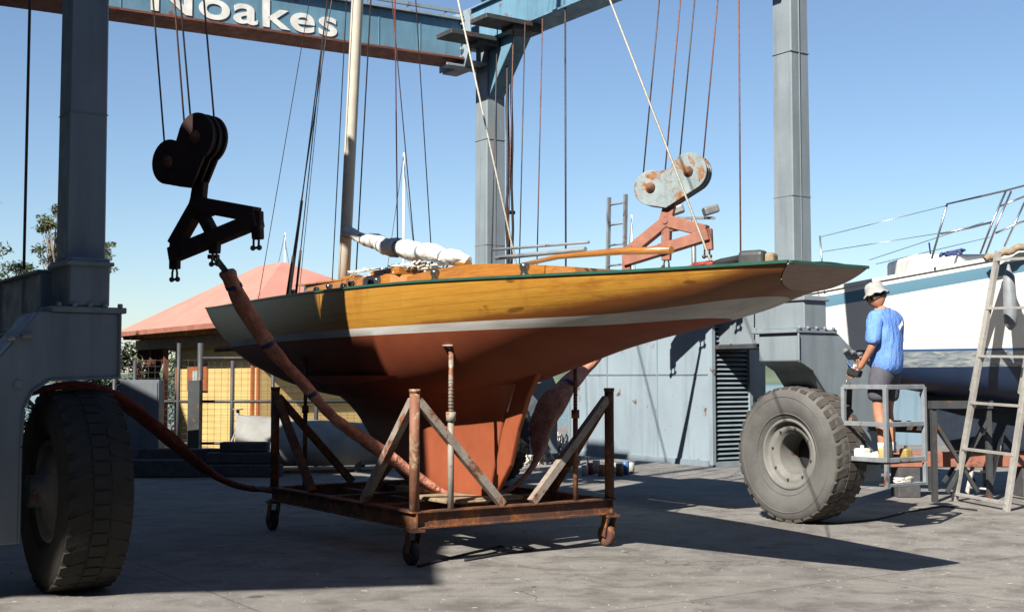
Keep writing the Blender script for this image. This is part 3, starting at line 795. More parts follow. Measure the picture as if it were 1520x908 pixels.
for k in range(26):   # loose folds and rope on the cabin roof aft of the mast
    a = random.uniform(-.28, .1); y0 = random.uniform(-.3, 1.2)
    q = [Vector((a+random.uniform(-.15,.15), y0+random.uniform(-.2,.2), 2.67+random.uniform(0,.10))) for _ in range(5)]
    b.tube(q, .012, 5)
b.build('coiled_sheet', M['rope'], yacht)
# standing rigging
def rig(name, p, q, r_, mat, low=None):
    b = MB(); b.tube([p, q], r_, 6); 
    if low: b.tube([Vector(p), Vector(p).lerp(Vector(q), low)], r_*2.2, 6)
    b.build(name, mat, yacht)
top = mt_
def onhull(sgn, s_): return (sgn*(interp(BD, s_)-.04), s_, interp(SH, s_)+.02)
rig('shroud', onhull(-1, 1.75), mb_.lerp(mt_, .62), .006, M['cable'], .07)
rig('shroud', onhull(-1, 1.45), mb_.lerp(mt_, .93), .006, M['cable'], .05)
rig('shroud', onhull(1, 1.75), mb_.lerp(mt_, .62), .006, M['cable'], .07)
rig('shroud', onhull(1, 1.45), mb_.lerp(mt_, .93), .006, M['cable'], .05)
rig('forestay', (0, 3.56, 2.56), mb_.lerp(mt_, .76), .008, M['cable'], .16)
rig('forestay', (0, 4.55, 2.58), mb_.lerp(mt_, .78), .005, M['cable'])
rig('forestay', (.08, 3.45, 2.58), mb_.lerp(mt_, .97), .004, M['cable'])
rig('halyard', (.10, 1.95, 2.6), mb_.lerp(mt_, .95)+Vector((.18,-.05,0)), .008, M['cable'])
rig('halyard', (-.05, 2.25, 2.6), mb_.lerp(mt_, .97)+Vector((-.08,.08,0)), .006, M['cable'])
rig('topping_lift', (-.12, .55, 2.95), mb_.lerp(mt_, .96)+Vector((.0,-.1,0)), .007, M['redrope'])
rig('backstay', (.0, -1.52, 2.5), mb_.lerp(mt_, .76), .010, M['rope'])
rig('backstay', (.0, -4.05, 2.43), mb_.lerp(mt_, .99), .009, M['rope'])
b = MB()
for k in range(9):
    q = [Vector((.05+random.uniform(-.12,.12), -3.95+random.uniform(-.2,.2), 2.40+random.uniform(0,.05))) for _ in range(4)]
    b.tube(q, .018, 6, flat=.6)
tag(b.build('red_rag', M['redcloth']), 'crumpled red rag lying on the stern deck of the yacht', 'rag').matrix_world = root_matrix(yacht)
bx = thing('outboard_motor', yacht.matrix_basis @ Vector((.12, -4.35, 2.385)), RZ+.4, 'small grey and brown outboard motor lying on the stern deck', 'motor')
b = MB(); b.box((0,0,.07), (.13,.20,.13)); b.build('cowl', M['dark_steel'], bx, .035, seg=3)
b = MB(); b.box((0,-.14,.055), (.11,.07,.11)); b.build('side_cover', M['timber'], bx, .02, seg=2)
b = MB(); b.tube([(0,.1,.08),(0,.25,.06),(0,.36,.03)], .03, 8); b.build('shaft', M['black'], bx)

# ------------------------------------------------------------------ cradle
cr = thing('boat_cradle', Yc, RZ, 'rusty steel cradle on castors carrying the wooden yacht', 'boat cradle')
cx, cy = 1.063, 1.483
z0, z1 = .30, .46
def chan(b, p, q, w_=.09, h_=.15):
    b.bar(p, q, .014, h_); 
    for dz in (-h_/2+.007, h_/2-.007): b.bar((p[0], p[1], p[2]+dz), (q[0], q[1], q[2]+dz), w_, .014)
b = MB(); zc = .385
for sg in (-1, 1):
    chan(b, (sg*cx, -cy-.05, zc), (sg*cx, cy+.05, zc)); chan(b, (-cx, sg*cy, zc), (cx, sg*cy, zc))
for yy in (-.55, .45): chan(b, (-cx, yy, zc-.01), (cx, yy, zc-.01), .08, .12)
b.bar((-.28, -cy, zc-.02), (-.28, cy, zc-.02), .08, .10); b.bar((.28, -cy, zc-.02), (.28, cy, zc-.02), .08, .10)
b.build('base_frame', M['rusty'], cr)
for sx in (-1, 1):
    for sy in (-1, 1):
        b = MB(); b.tube([(sx*cx, sy*cy, .462), (sx*cx, sy*cy, 1.47)], .045, 16); b.tube([(sx*cx, sy*cy, 1.47), (sx*cx, sy*cy, 1.50)], .05, 16)
        tag(b.build('corner_post', M['rustpipe'] if (sx, sy) == (-1, -1) else M['rusty'], cr))
        b = MB(); b.bar((sx*(cx-.03), sy*cy, 1.40), (sx*.16, sy*cy, .47), .07, .07); b.build('brace', M['propgrey'] if sy < 0 else M['rusty'], cr)
        b = MB(); b.bar((sx*cx, sy*(cy-.03), 1.40), (sx*cx, sy*.55, .47), .07, .07); b.build('brace', M['propgrey'] if sy < 0 and sx < 0 else M['rusty'], cr)
        # caster
        b = MB(); X, Y = sx*cx, sy*cy
        b.b2((X-.07, Y-.07, .285), (X+.07, Y+.07, .305)); b.bar((X-.05, Y, .29), (X-.045, Y+.05, .10), .08, .012, (1,0,0)); b.bar((X+.05, Y, .29), (X+.045, Y+.05, .10), .08, .012, (1,0,0))
        cf = b.build('castor_fork', M['rusty'], cr)
        b = MB(); b.lathe([(.035,-.03),(.095,-.032),(.105,-.02),(.105,.02),(.095,.032),(.035,.03),(.035,-.03)], (X, Y+.05, .106), (1,0,0), 24); b.build('castor_wheel', M['rubber_dark'] if sx < 0 else M['rusty'], cf)
# adjustable props with pads
def pad_prop(x, y, zt, lean, mat, r_=.028):
    b = MB(); b.tube([(x, y, .462), (x+lean[0]*.5, y+lean[1]*.5, 1.25)], r_, 12); b.tube([(x+lean[0]*.48, y+lean[1]*.48, 1.22), (x+lean[0]*.52, y+lean[1]*.52, 1.30)], r_*1.6, 8)
    b.tube([(x+lean[0]*.5, y+lean[1]*.5, 1.25), (x+lean[0], y+lean[1], zt)], r_*.78, 10)
    for k in range(10):
        t = k/10; z = 1.31+t*.3; b.tube([(x+lean[0]*(.53+t*.3), y+lean[1]*(.53+t*.3), z), (x+lean[0]*(.53+t*.3), y+lean[1]*(.53+t*.3), z+.008)], r_*.92, 8)
    pr = b.build('prop', mat, cr)
    b = MB(); b.lathe([(0,-.03),(.02,-.03),(.03,-.005),(.075,.0),(.08,.015),(0,.02)], (x+lean[0], y+lean[1], zt), (0,0,1), 16); b.build('prop_pad', mat, pr)
pad_prop(-.70, -cy, 1.87, (0, 0), M['propgrey']); pad_prop(.66, -cy, 1.85, (0, 0), M['rusty'], .024)
pad_prop(-.72, cy, 1.80, (0, 0), M['rusty'], .024); pad_prop(.70, cy, 1.80, (0, 0), M['rusty'], .024)
# timber block the keel stands on
kb = thing('keel_plank', Yc, RZ, 'worn timber planks lying across the rusty cradle beneath the keel', 'plank')
b = MB(); b.b2((-.42, -.95, .462), (-.1, -1.2, .485)); b.b2((-.55, -1.15, .463), (.3, -.55, .50)); b.build('plank', M['timber'], kb, .008)
b = MB(); b.b2((-.3, -.1, .463), (.3, .25, .52)); b.build('plank', M['timber'], kb, .008)

# ------------------------------------------------------------------ hook blocks and slings
def arc_pts(c, r_, a0, a1, n): return [(c[0]+r_*math.cos(R(a0+(a1-a0)*i/n)), c[1]+r_*math.sin(R(a0+(a1-a0)*i/n))) for i in range(n+1)]
def hook_block(P, yaw, c1, c2, tip, dx, lean, mcheek, mspread, label, ztop=6.70, spread=1.0):
    t = thing('hook_block', P, yaw, label, 'hook block', 'hook blocks hanging from the travel lift')
    out = arc_pts(c2, .215, -62, 165, 22)+arc_pts(c1, .20, 62, 262, 20)+[(tip[0]-.02, tip[1])]
    for k, (t0, t1) in enumerate(((-.095, -.065), (.065, .095), (-.012, .012))):
        b = MB(); b.prism(out, lambda x, z, tt: (x, tt, z), t0, t1); b.build('cheek_plate', mcheek, t, .004)
    for c, r_ in ((c1, .175), (c2, .185)):
        b = MB()
        for y0 in (-.038, .038):
            b.lathe([(.03,-.02),(r_-.02,-.02),(r_,-.022),(r_-.02,-.006),(r_-.02,.006),(r_,.022),(r_-.02,.02),(.03,.02)], (c[0], y0, c[1]), (0,1,0), 28)
        b.build('sheave', M['dark_steel'], t)
        b = MB(); b.lathe([(0,-.125),(.035,-.125),(.04,-.11),(.055,-.11),(.06,-.094),(.06,.094),(.04,.12),(0,.12)], (c[0], 0, c[1]), (0,1,0), 16); b.build('sheave_pin', M['rusty'], t)
    b = MB()   # swivel between block and spreader
    b.prism([(tip[0]-.07, tip[1]+.05), (tip[0]+.07, tip[1]+.05), (.075, -.02), (.17, -.19), (-.15, -.22), (-.075, -.02)], lambda x, z, tt: (x, tt, z), -.035, .035)
    b.tube([(0,-.07,-.09),(0,.07,-.09)], .03, 12); b.build('swivel', mspread, t, .006)
    b = MB(); Lp, Rp = (dx-.48*spread, -.50), (dx+.48*spread, -.27); mid = ((Lp[0]+Rp[0])/2, (Lp[1]+Rp[1])/2)
    def br(p, q, w_, d_): b.bar((p[0], 0, p[1]), (q[0], 0, q[1]), d_, w_, (0,0,1) if abs(p[0]-q[0]) > .1 else (1,0,0))
    br((Lp[0]-.03, Lp[1]-.01), (Rp[0]+.03, Rp[1]+.01), .125, .13)
    br((0, -.08), (Lp[0], Lp[1]+.07), .13, .11); br((0, -.08), (Rp[0], Rp[1]+.05), .135, .115); br((0, -.1), (mid[0], mid[1]), .10, .09)
    b.prism([(Lp[0]-.05,Lp[1]+.09),(Lp[0]+.05,Lp[1]+.09),(Lp[0]+.05,Lp[1]-.14),(Lp[0]-.05,Lp[1]-.14)], lambda x,z,tt:(x,tt,z), -.03, .03)
    b.prism([(Rp[0]-.06,Rp[1]+.10),(Rp[0]+.06,Rp[1]+.08),(Rp[0]+.07,Rp[1]-.16),(Rp[0]-.03,Rp[1]-.16)], lambda x,z,tt:(x,tt,z), -.03, .03)
    b.prism([(mid[0]-.06,mid[1]),(mid[0]+.06,mid[1]),(mid[0]+.05,mid[1]-.14),(mid[0]-.05,mid[1]-.14)], lambda x,z,tt:(x,tt,z), -.03, .03)
    b.build('spreader', mspread, t, .008)
    for px_, pz_ in (Lp, Rp, mid):
        x0, z0_ = px_, pz_-.13; b = MB()
        b.tube([(x0-.028, 0, z0_-.09), (x0-.03, 0, z0_-.04), (x0-.018, 0, z0_+.0), (x0+.018, 0, z0_+.0), (x0+.03, 0, z0_-.04), (x0+.028, 0, z0_-.09)], .010, 8)
        for sg in (-1, 1): b.sphere((x0+sg*.036, 0, z0_-.10), .024)
        b.tube([(x0-.05, 0, z0_-.10), (x0+.05, 0, z0_-.10)], .012, 8); b.build('shackle', M['shackle'], t)
    inv = Matrix.Rotation(-yaw, 3, 'Z')
    for c, r_ in ((c1, .165), (c2, .175)):
        for sg in (-1, 1):
            p = Vector((c[0]+sg*r_*.8, 0, c[1]+.10)); H = ztop-P[2]-p.z
            q = p+inv @ (Cv*lean)+Vector((0, 0, H)); q += inv @ (Sv*(.0))
            b = MB(); b.tube([p, q], .0085, 6); b.build('wire_rope', M['cablerust'] if sg > 0 else M['cable'], t)
    return t
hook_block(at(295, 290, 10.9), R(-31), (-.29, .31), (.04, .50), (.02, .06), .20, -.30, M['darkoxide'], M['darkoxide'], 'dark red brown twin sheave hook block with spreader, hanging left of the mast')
hook_block(at(990, 318, 14.0), R(-28), (-.16, .30), (.29, .45), (.04, .06), -.01, .36, M['blockblue'], M['oxide'], 'pale blue hook block with rust patches and pink spreader, hanging over the stern')
hook_block(LW(7.2, 4.85, 2.02), R(-28), (-.16, .30), (.30, .43), (.04, .06), -.01, .12, M['blockblue'], M['oxide'], 'third hook block, hidden behind the hull, its wire ropes beside the far right leg')

def sling(name, pts, rr, mat, label, flat=.7, bands=()):
    # subdivide smoothly
    t_ = list(range(len(pts))); P = []
    n = (len(pts)-1)*6
    for i in range(n+1):
        u = i/6; P.append(Vector([interp([(k, pts[k][a]) for k in t_], u) for a in range(3)]))
    rad = [interp([(k, rr[k]) for k in t_], i/6)*(1+.03*math.sin(i*1.7)+.05*math.sin(i*.61+1)) for i in range(n+1)]
    b = MB(); b.tube(P, rad, 14, flat=flat)
    vv = []
    for i, v in enumerate(b.v):   # cloth creases running round the sleeve
        c = P[min(len(P)-1, i//14)]; d_ = Vector(v)-c; a = (i % 14)/14*6.283; q = i//14
        vv.append(tuple(c+d_*(1+.07*math.sin(a*3+q*.35)+.06*math.sin(a*5-q*.5)+.04*math.sin(q*1.4))))
    b.v = vv
    o = b.build(name, mat); tag(o, label, 'sling')
    for j in bands:
        i = int(j*6); b = MB(); d = (P[i+1]-P[i-1]).normalized()*.018
        b.tube([P[i]-d, P[i]+d], [rad[i]*1.10]*2, 14, flat=flat); b.build('strap', M['strapblue'], o)
    return o, P
V = [at(336, 402, 10.95), at(347, 425, 11.0), at(366, 462, 11.1), at(388, 498, 11.2), at(416, 532, 11.3), at(446, 565, 11.4), at(478, 602, 11.5), at(506, 628, 11.6), at(540, 652, 11.7), at(575, 676, 11.8), at(615, 704, 11.9), at(655, 730, 12.0)]
V += [Vector((-.45, 12.25, .43)), Vector((-.05, 12.55, .47)), Vector((.25, 12.9, .75)), at(806, 628, 13.2), at(826, 590, 13.3), at(860, 552, 13.5), at(900, 510, 13.7)]
rr = [.10, .11, .12, .115, .10, .085, .08, .085, .11, .105, .09, .065, .05, .045, .05, .17, .17, .12, .10]
sling('lifting_sling', V, rr, M['sling'], 'lifting sling wrapped in red brown cloth with blue straps, passing under the keel', .5, (1, 3.4, 5.6, 16.6))
p1 = at(317, 381, 10.9); p2 = at(338, 408, 10.96)
lk = thing('sling_link', p1, 0, 'dark steel link joining the left hook block to the cloth wrapped sling', 'link')
b = MB(); d = p2-p1
for sg in (-1, 1): b.bar(Vector((.022*sg, 0, .01)), d+Vector((.022*sg, 0, .01)), .014, .05, (0,1,0))
b.tube([(-.05, 0, 0), (.05, 0, 0)], .02, 8); b.build('link_plates', M['dark_steel'], lk)
b = MB(); b.bar(d*.25, d*1.05, .035, .075, (0,1,0)); b.build('link_body', M['dark_steel'], lk, .005)
b = MB(); p = at(900, 510, 13.7)
q = at(985, 395, 14.0)
b.tube([p, p.lerp(q, .5)+Vector((0,0,-.03)), q], [.05, .03, .02], 10); tag(b.build('hoist_strop', M['slack']), 'dark strop running behind the hull up to the pale blue hook block', 'strop')
V = [at(20, 590, 11.2), at(70, 576, 10.9), at(120, 572, 10.9), at(168, 585, 11.0), at(205, 612, 11.3), at(240, 642, 11.6), at(275, 672, 11.9), at(305, 696, 12.3), at(335, 714, 12.7), at(368, 724, 13.0), at(398, 727, 13.35), at(430, 732, 13.5), at(500, 742, 13.3)]
sling('slack_sling', V, [.06, .07, .08, .10, .13, .13, .11, .09, .075, .065, .06, .05, .045], M['slack'], 'slack dark red sling drooping from behind the left tyre to the cradle', .45, (9.3,))

# ------------------------------------------------------------------ left background: building, fence, yard clutter
K = Vector((-5.3, 26.3, 0))
bd = thing('yellow_building', K, RZ, 'yellow weatherboard building with a pink hipped roof behind the bow', 'building')
b = MB(); b.b2((0, 0, 0), (4.2, 5.2, 2.75)); b.build('wall', M['boards'], bd)
b = MB(); b.b2((.9, 5.2, 0), (4.2, 6.9, 2.75)); b.build('back_wall', M['orangetrim'], bd)
b = MB(); ov = .85
lo, hi = 2.72, 4.42
e = [(-ov, -ov), (4.2+ov, -ov), (4.2+ov, 6.9+ov-.1), (-ov, 6.9+ov-.1)]
r1, r2 = (2.0, 3.5), (2.0, 5.0)
vs = [(x, y, lo) for x, y in e]+[(r1[0], r1[1], hi), (r2[0], r2[1], hi)]+[(x, y, lo-.03) for x, y in e]
b.add(vs, [(0,1,4), (1,2,5,4), (2,3,5), (3,0,4,5)]); b.add([vs[i] for i in (6,7,8,9)], [(0,1,2,3)]); b.build('roof', M['roof'], bd, weld=False)
b = MB()
for i in range(4):
    p, q = e[i], e[(i+1) % 4]; b.bar((p[0], p[1], lo-.03), (q[0], q[1], lo-.03), .10, .11)
b.build('gutter', M['oxide'], bd)
b = MB()
for k in range(14): y0 = -.6+k*.58; b.b2((-ov+.05, y0, lo-.17), (1.6, y0+.05, lo-.05))
b.b2((-.35, -.3, lo-.42), (-.25, 7.4, lo-.17)); b.b2((.0, 5.2, 2.30), (.9, 7.3, 2.70))
b.build('soffit', M['soffit'], bd)
def local_of(px, py, w_):   # px on plane at local w
    o = K+Cv*w_; r_ = ray(px, py); d = Sv
    det = d.x*(-r_[1])+r_[0]*d.y
    s_ = ((-o.x)*(-r_[1])-(-r_[0])*(-o.y))/det; k = (d.x*(-o.y)-d.y*(-o.x))/det
    return s_, CH+r_[2]*k
s0, zt = local_of(281, 540, 0); s1, zb = local_of(309, 580, 0)
b = MB(); y0, y1 = min(s0, s1), max(s0, s1)
b.b2((-.05, y0, zb), (-.001, y1, zt)); wn = b.build('window', M['orangetrim'], bd)
b = MB(); b.b2((-.056, y0+(y1-y0)*.30, zb+.17), (-.051, y1-(y1-y0)*.30, zt-.17)); b.build('pane', simple('pale blind', (.45,.52,.5), .5), wn)
s2, _ = local_of(377, 560, 0)
b = MB(); b.b2((-.06, s2-.05, 0), (-.003, s2+.05, 2.7)); b.b2((-.05, -.0, 0), (-.004, .1, 2.7)); b.b2((-.05, 5.1, 0), (-.004, 5.2, 2.7)); b.build('trim_post', M['orangetrim'], bd)
b = MB(); b.b2((-.04, .1, 2.18), (-.003, 2.6, 2.24)); b.build('door_head', M['black'], bd)
# verandah lattice
b = MB()
for k in range(24):
    for sg in (-1, 1):
        y0 = 5.25+k*.09; yb = y0+sg*1.2
        if 5.2 < yb < 7.3: b.bar((-.25, y0, 1.1), (-.25, yb, 2.3), .012, .03, (1,0,0))
        if 5.2 < yb < 7.3: b.bar((-.25, y0, 0.0), (-.25, yb, 1.15), .012, .03, (1,0,0))
for y0 in (5.25, 6.3, 7.3): b.b2((-.32, y0-.05, 0), (-.22, y0+.05, 2.5))
b.b2((-.3, 5.25, 1.08), (-.2, 7.3, 1.16)); b.build('verandah_lattice', M['lattice'], bd)

fn = thing('mesh_fence', (-6.4, 22.5, 0), 0, 'dark steel mesh fence and gate in front of the yellow building', 'fence')
def X(px, Y): return at(px, 560, Y).x
YF = 22.5
b = MB()
FX = [170, 200, 265, 297, 345, 405, 470, 540]
for px_ in FX:
    x_ = X(px_, YF); b = MB(); top = 2.22 if px_ in (265, 297) else 1.9
    b.tube([(x_, YF, 0), (x_, YF, top)], .035 if px_ != 297 else .05, 10); b.build('fence_post', M['dark_steel'], fn, world=True)
b = MB(); x_ = X(289, YF-.3); b.b2((x_-.1, YF-.35, 0), (x_+.1, YF-.2, 1.55)); b.build('gate_post', M['dark_steel'], fn, world=True)
b = MB(); xa, xb = X(170, YF), X(560, YF)
for z in (.42, 1.17, 1.95): b.tube([(xa if z > .5 else xa, YF, z), (xb, YF, z)] if z < 1.9 else [(X(297, YF), YF, z), (X(405, YF), YF, z)], .025, 8)
b.build('fence_rail', M['dark_steel'], fn, world=True)
b = MB(); n = 0
x_ = xa
while x_ < xb:
    b.bar((x_, YF+.03, .1), (x_, YF+.03, 1.93), .005, .005); x_ += .12
z = .15
while z < 1.93: b.bar((xa, YF+.036, z), (xb, YF+.036, z), .005, .005); z += .11
b.build('wire_mesh', M['dark_steel'], fn, world=True)

Yb = 21.0; x0_, x1_ = X(183, Yb), X(240, Yb)
cab = thing('steel_cabinet', ((x0_+x1_)/2, Yb, 0), R(6), 'plain grey steel cabinet standing by the mesh fence behind the left tyre', 'cabinet')
hw = (x1_-x0_)/2
b = MB(); b.b2((-hw, -.25, .08), (hw, .25, 1.56)); b.build('cabinet_body', M['cabinet'], cab, .01)
b = MB(); b.b2((-hw+.03, -.265, .12), (hw-.03, -.252, 1.52)); b.b2((.12, -.29, .8), (.16, -.266, 1.0)); b.build('cabinet_door', M['cabinet'], cab, .004)
b = MB(); b.b2((-hw, -.25, 0), (hw, .25, .079)); b.build('plinth', M['black'], cab)
# low stacks of bearers in front of the fence
bx0 = [(185, 300, 20.2, 0, .28), (200, 400, 20.6, .0, .22), (210, 395, 20.75, .225, .2), (300, 420, 20.3, .0, .2), (310, 415, 20.4, .205, .18), (330, 400, 20.5, .39, .16)]
lab = ['longest low grey timber bearer lying in front of the grey cabinet', 'grey timber bearer lying on the ground along the mesh fence', 'grey timber bearer on top of another beside the mesh fence', 'grey timber bearer on the ground left of the cradle', 'middle timber bearer of the pile left of the cradle', 'topmost timber bearer of the pile left of the cradle']
for i, (pa, pb, Y_, z_, h_) in enumerate(bx0):
    a_, c_ = X(pa, Y_), X(pb, Y_); o = thing('timber_bearer', ((a_+c_)/2, Y_, z_), R(random.uniform(-2, 2)), lab[i], 'timber beam', 'grey timber bearers stacked by the fence')
    b = MB(); b.b2((-(c_-a_)/2, -.14, .002), ((c_-a_)/2, .14, h_)); b.build('beam', M['bearer'], o, .015)
def jack_stand(P, h, label):
    t = thing('jack_stand', P, random.uniform(0, 2), label, 'boat stand', 'tripod jack stands in the yard')
    b = MB(); b.tube([(0,0,.3), (0,0,h)], .03, 8); b.lathe([(0,.0),(.09,0),(.09,.02),(0,.02)], (0,0,h), (0,0,1), 12); b.build('post', M['greypaint'], t)
    for k in range(3):
        a = k*2.094; b = MB(); b.tube([(0,0,.75), (.32*math.cos(a), .32*math.sin(a), .02)], .018, 6); b.build('leg', M['greypaint'], t)
        b = MB(); b.tube([(0,0,.3), (.30*math.cos(a), .30*math.sin(a), .06)], .012, 6); b.build('strut', M['greypaint'], t)
jack_stand(gnd(352, 700), 1.05, 'taller grey tripod jack stand left of the cradle'); jack_stand(gnd(362, 694)+Vector((-.25, .6, 0)), .8, 'shorter grey tripod jack stand beside the taller one')
jack_stand(gnd(470, 690), .8, 'grey tripod jack stand seen through the braces at the left end of the cradle')
for i, (px_, Y_, w_, h_, lb) in enumerate(((447, 21.5, 1.1, .95, 'covered pale dinghy on the ground beneath the bow, behind the cradle'),)):
    o = thing('covered_dinghy', (X(px_+20, Y_), Y_, 0), R(8), lb, 'dinghy')
    b = MB(); vs = []; n = 12
    for k in range(n+1):
        t = k/n; x = -1.3+2.6*t; ww = .65*math.sin(math.pi*min(1, .12+t*.88))**.5 if t < 1 else .2
        for j in range(9):
            a = math.pi*j/8; vs.append((x, -math.cos(a)*ww, .35+.62*math.sin(a)*(1-.3*t)))
        vs += [(x, ww*.8, .12), (x, -ww*.8, .12)]
    b.add(vs, [(i_*11+j, (i_+1)*11+j, (i_+1)*11+(j+1) % 11, i_*11+(j+1) % 11) for i_ in range(n) for j in range(11)]+[list(range(11)), [n*11+j for j in range(11)]], True)
    b.build('cover', simple('grey tarpaulin', (.33,.33,.31), .8, .2, 3, bump=.4), o)
    b = MB(); b.b2((-.9, -.4, 0), (-.8, .4, .2)); b.b2((.7, -.4, 0), (.8, .4, .2)); b.build('chock', M['bearer'], o)

# ------------------------------------------------------------------ trees
def foliage(b, c, rad, n, leaf, rng):
    for _ in range(n):
        while True:
            v = Vector((rng.uniform(-1,1), rng.uniform(-1,1), rng.uniform(-1,1)))
            if v.length < 1: break
        p = Vector(c)+Vector((v.x*rad[0], v.y*rad[1], v.z*rad[2]))
        a = Vector((rng.uniform(-1,1), rng.uniform(-1,1), rng.uniform(-1,.3))).normalized(); q = a.cross(Vector((rng.uniform(-1,1), rng.uniform(-1,1), rng.uniform(-1,1)))).normalized()
        l = leaf*rng.uniform(.6, 1.3)
        b.add([p, p+a*l*.5+q*l*.16, p+a*l, p+a*l*.5-q*l*.16], [(0,1,2,3)])
def tree(name, x, y, h, crown_w, z0, label, cat, seed, leafmat, nclump=26, leaf=.16, cluster=.45, leaves=130, group=None):
    rng = random.Random(seed); t = thing(name, (x, y, 0), 0, label, cat, group)
    tr = MB(); cr_ = MB(); pts = [Vector((0,0,-.1))]
    for k in range(1, 6): pts.append(Vector((rng.uniform(-.12,.12)*k, rng.uniform(-.12,.12)*k, h*.85*k/5)))
    tr.tube(pts, [.16*h/6*(1-.15*k) for k in range(6)], 10)
    for k in range(nclump):
        a = rng.uniform(0, 6.28); zz = rng.uniform(z0, h); f_ = math.sin(math.pi*min(1, max(.12, (zz-z0)/(h-z0)*.85+.1)))
        rr_ = crown_w*.5*f_*rng.uniform(.35, 1); c = Vector((math.cos(a)*rr_, math.sin(a)*rr_, zz))
        base = pts[min(5, max(1, int(zz/h*4.2)))]
        mid_ = base.lerp(c, .5)+Vector((0,0,-.1)); tr.tube([base, mid_, c], [.035*h/6, .022*h/6, .008], 6)
        foliage(cr_, c, (cluster*rng.uniform(.6,1.2), cluster*rng.uniform(.6,1.2), cluster*rng.uniform(.35,.7)), leaves, leaf, rng)
    tr.build('trunk', M['bark'], t); cr_.build('crown', leafmat, t, weld=False)
tree('gum_tree', X(92, 34), 34, 6.3, 2.6, 3.6, 'loose green gum tree rising behind the left leg of the lift', 'tree', 3, M['leaf'], 64, .11, .22, 90)
tree('gum_tree', X(20, 38), 38, 5.0, 5.2, 2.4, 'wide low gum tree at the far left edge above the blue sill', 'tree', 5, M['leaf'], 80, .12, .32, 120)
tree('gum_tree', X(-75, 36), 36, 7.0, 4.0, 3.0, 'taller gum tree outside the left edge', 'tree', 9, M['leaf'], 30, .17, .6, 110)
tree('shrub', X(150, 31), 31, 2.5, 3.0, .3, 'dark green shrub between the left leg and the pink roofed building', 'shrub', 11, M['leaf2'], 34, .12, .45, 140)
tree('shrub', X(60, 30), 30, 2.3, 4.0, .3, 'dark green shrub seen over the left tyre', 'shrub', 12, M['leaf2'], 40, .12, .5, 140)
tree('shrub', X(230, 36), 36, 2.6, 4.0, .3, 'far green shrub behind the verandah lattice', 'shrub', 13, M['leaf2'], 30, .14, .5, 120)

# ------------------------------------------------------------------ right background: white boat and its gear
WB = Vector((4.07, 16.9, 0))
wb = thing('white_boat', WB, 0, 'large white sailing boat with a blue stripe propped behind the man', 'boat')
HB = [(-.85,.02),(-.4,.25),(0,.46),(1,.88),(2,1.17),(3,1.36),(4.5,1.45),(6,1.38),(8.3,1.0)]
ZB = [(-.85,2.35),(-.4,2.0),(0,1.78),(1,1.50),(2,1.32),(4,1.15),(6,1.25),(8.3,1.75)]
def wsh(x): return 2.74+.175*x if x < 3 else 3.265+.175*3*(1-math.exp(-(x-3)/3))*.6
b = MB(); rows = []; n = 46; NN = 22
for i in range(n+1):
    x = -.85+9.15*i/n; hb, sh, zc_ = interp(HB, x), wsh(x), interp(ZB, x); row = []
    half = []
    for j in range(NN+1):
        a = math.pi/2*j/NN; yy = hb*(math.cos(a)**.62 if j < NN else 0)*(.93+.07*math.cos(4*a)); zz = sh-(sh-zc_)*math.sin(a)**1.25; half.append((yy, zz))
    row = [(x, -y, z) for y, z in half]+[(x, y, z) for y, z in half[::-1][1:]]
    rows.append(row)
m = len(rows[0]); vs = [p for r_ in rows for p in r_]
b.add(vs, [(i*m+k, (i+1)*m+k, (i+1)*m+k+1, i*m+k+1) for i in range(n) for k in range(m-1)], True); b.add([(p[0], p[1], p[2]) for p in rows[-1]], [list(range(m))])
b.build('hull', M['whiteboat'], wb)
b = MB(); b.add([p for r_ in rows for p in (Vector(r_[0])+Vector((0,.01,-.03)), Vector(r_[-1])+Vector((0,-.01,-.03)))], [(2*i, 2*i+1, 2*i+3, 2*i+2) for i in range(n)]); b.build('deck', M['whitegel'], wb)
b = MB()
for sg in (0, -1):
    for p, q in zip(rows[:-1], rows[1:]): b.bar(Vector(p[sg])+Vector((0,0,.01)), Vector(q[sg])+Vector((0,0,.01)), .05, .045)
b.build('toe_rail', M['whitegel'], wb)
b = MB(); b.prism([(1.45, 1.4), (1.62, 1.0), (1.85, .62), (4.4, .55), (4.8, 1.3)], lambda x, z, t: (x, t, z), -.13, .13); b.build('keel', M['navy'], wb, .05, seg=3)
b = MB(); vs = []
b.b2((1.2, -.6, 2.9), (3.5, .6, 3.22)); b.build('coachroof', M['whitegel'], wb, .06, seg=3)
def wl(px, py, Y): return at(px, py, Y)-WB
b = MB(); yn = 15.75
for pl in ([(1383,384),(1406,303),(1450,293),(1493,283),(1535,272)], [(1396,347),(1440,338),(1472,330)], [(1455,377),(1473,330),(1493,284)], [(1463,377),(1481,330),(1501,284)]):
    b.tube([wl(x, y, yn) for x, y in pl], .014, 8)
for pl in ([(1491,366),(1521,300)], [(1485,306),(1530,288)], [(1478,346),(1515,330),(1545,322)]):
    b.tube([wl(x, y, 16.6) for x, y in pl], .014, 8)
for px_, pt, Y in ((1217,350,16.4),(1379,360,16.9)):
    p = wl(px_, pt, Y); b.tube([p, (p.x+.05, p.y, wsh(p.x)-.02)], .011, 6)
b.build('guard_rail', M['stainless'], wb)
b = MB()
for pl in ([(1217,352,16.4),(1406,305,15.75)], [(1219,374,16.4),(1396,346,15.75)], [(1290,386,17.2),(1460,330,17.0)], [(1300,392,17.2),(1470,352,17.0)]):
    b.tube([wl(*p) for p in pl], .0045, 5)
b.build('lifeline', M['stainless'], wb)
b = MB()
for k in range(5):
    q = [wl(1400+k*7+random.uniform(-6,6), 378+random.uniform(-3,3)-k*1.2, 15.9)+Vector((0, random.uniform(-.1,.1), 0)) for _ in range(4)]; b.tube(q, .02, 6)
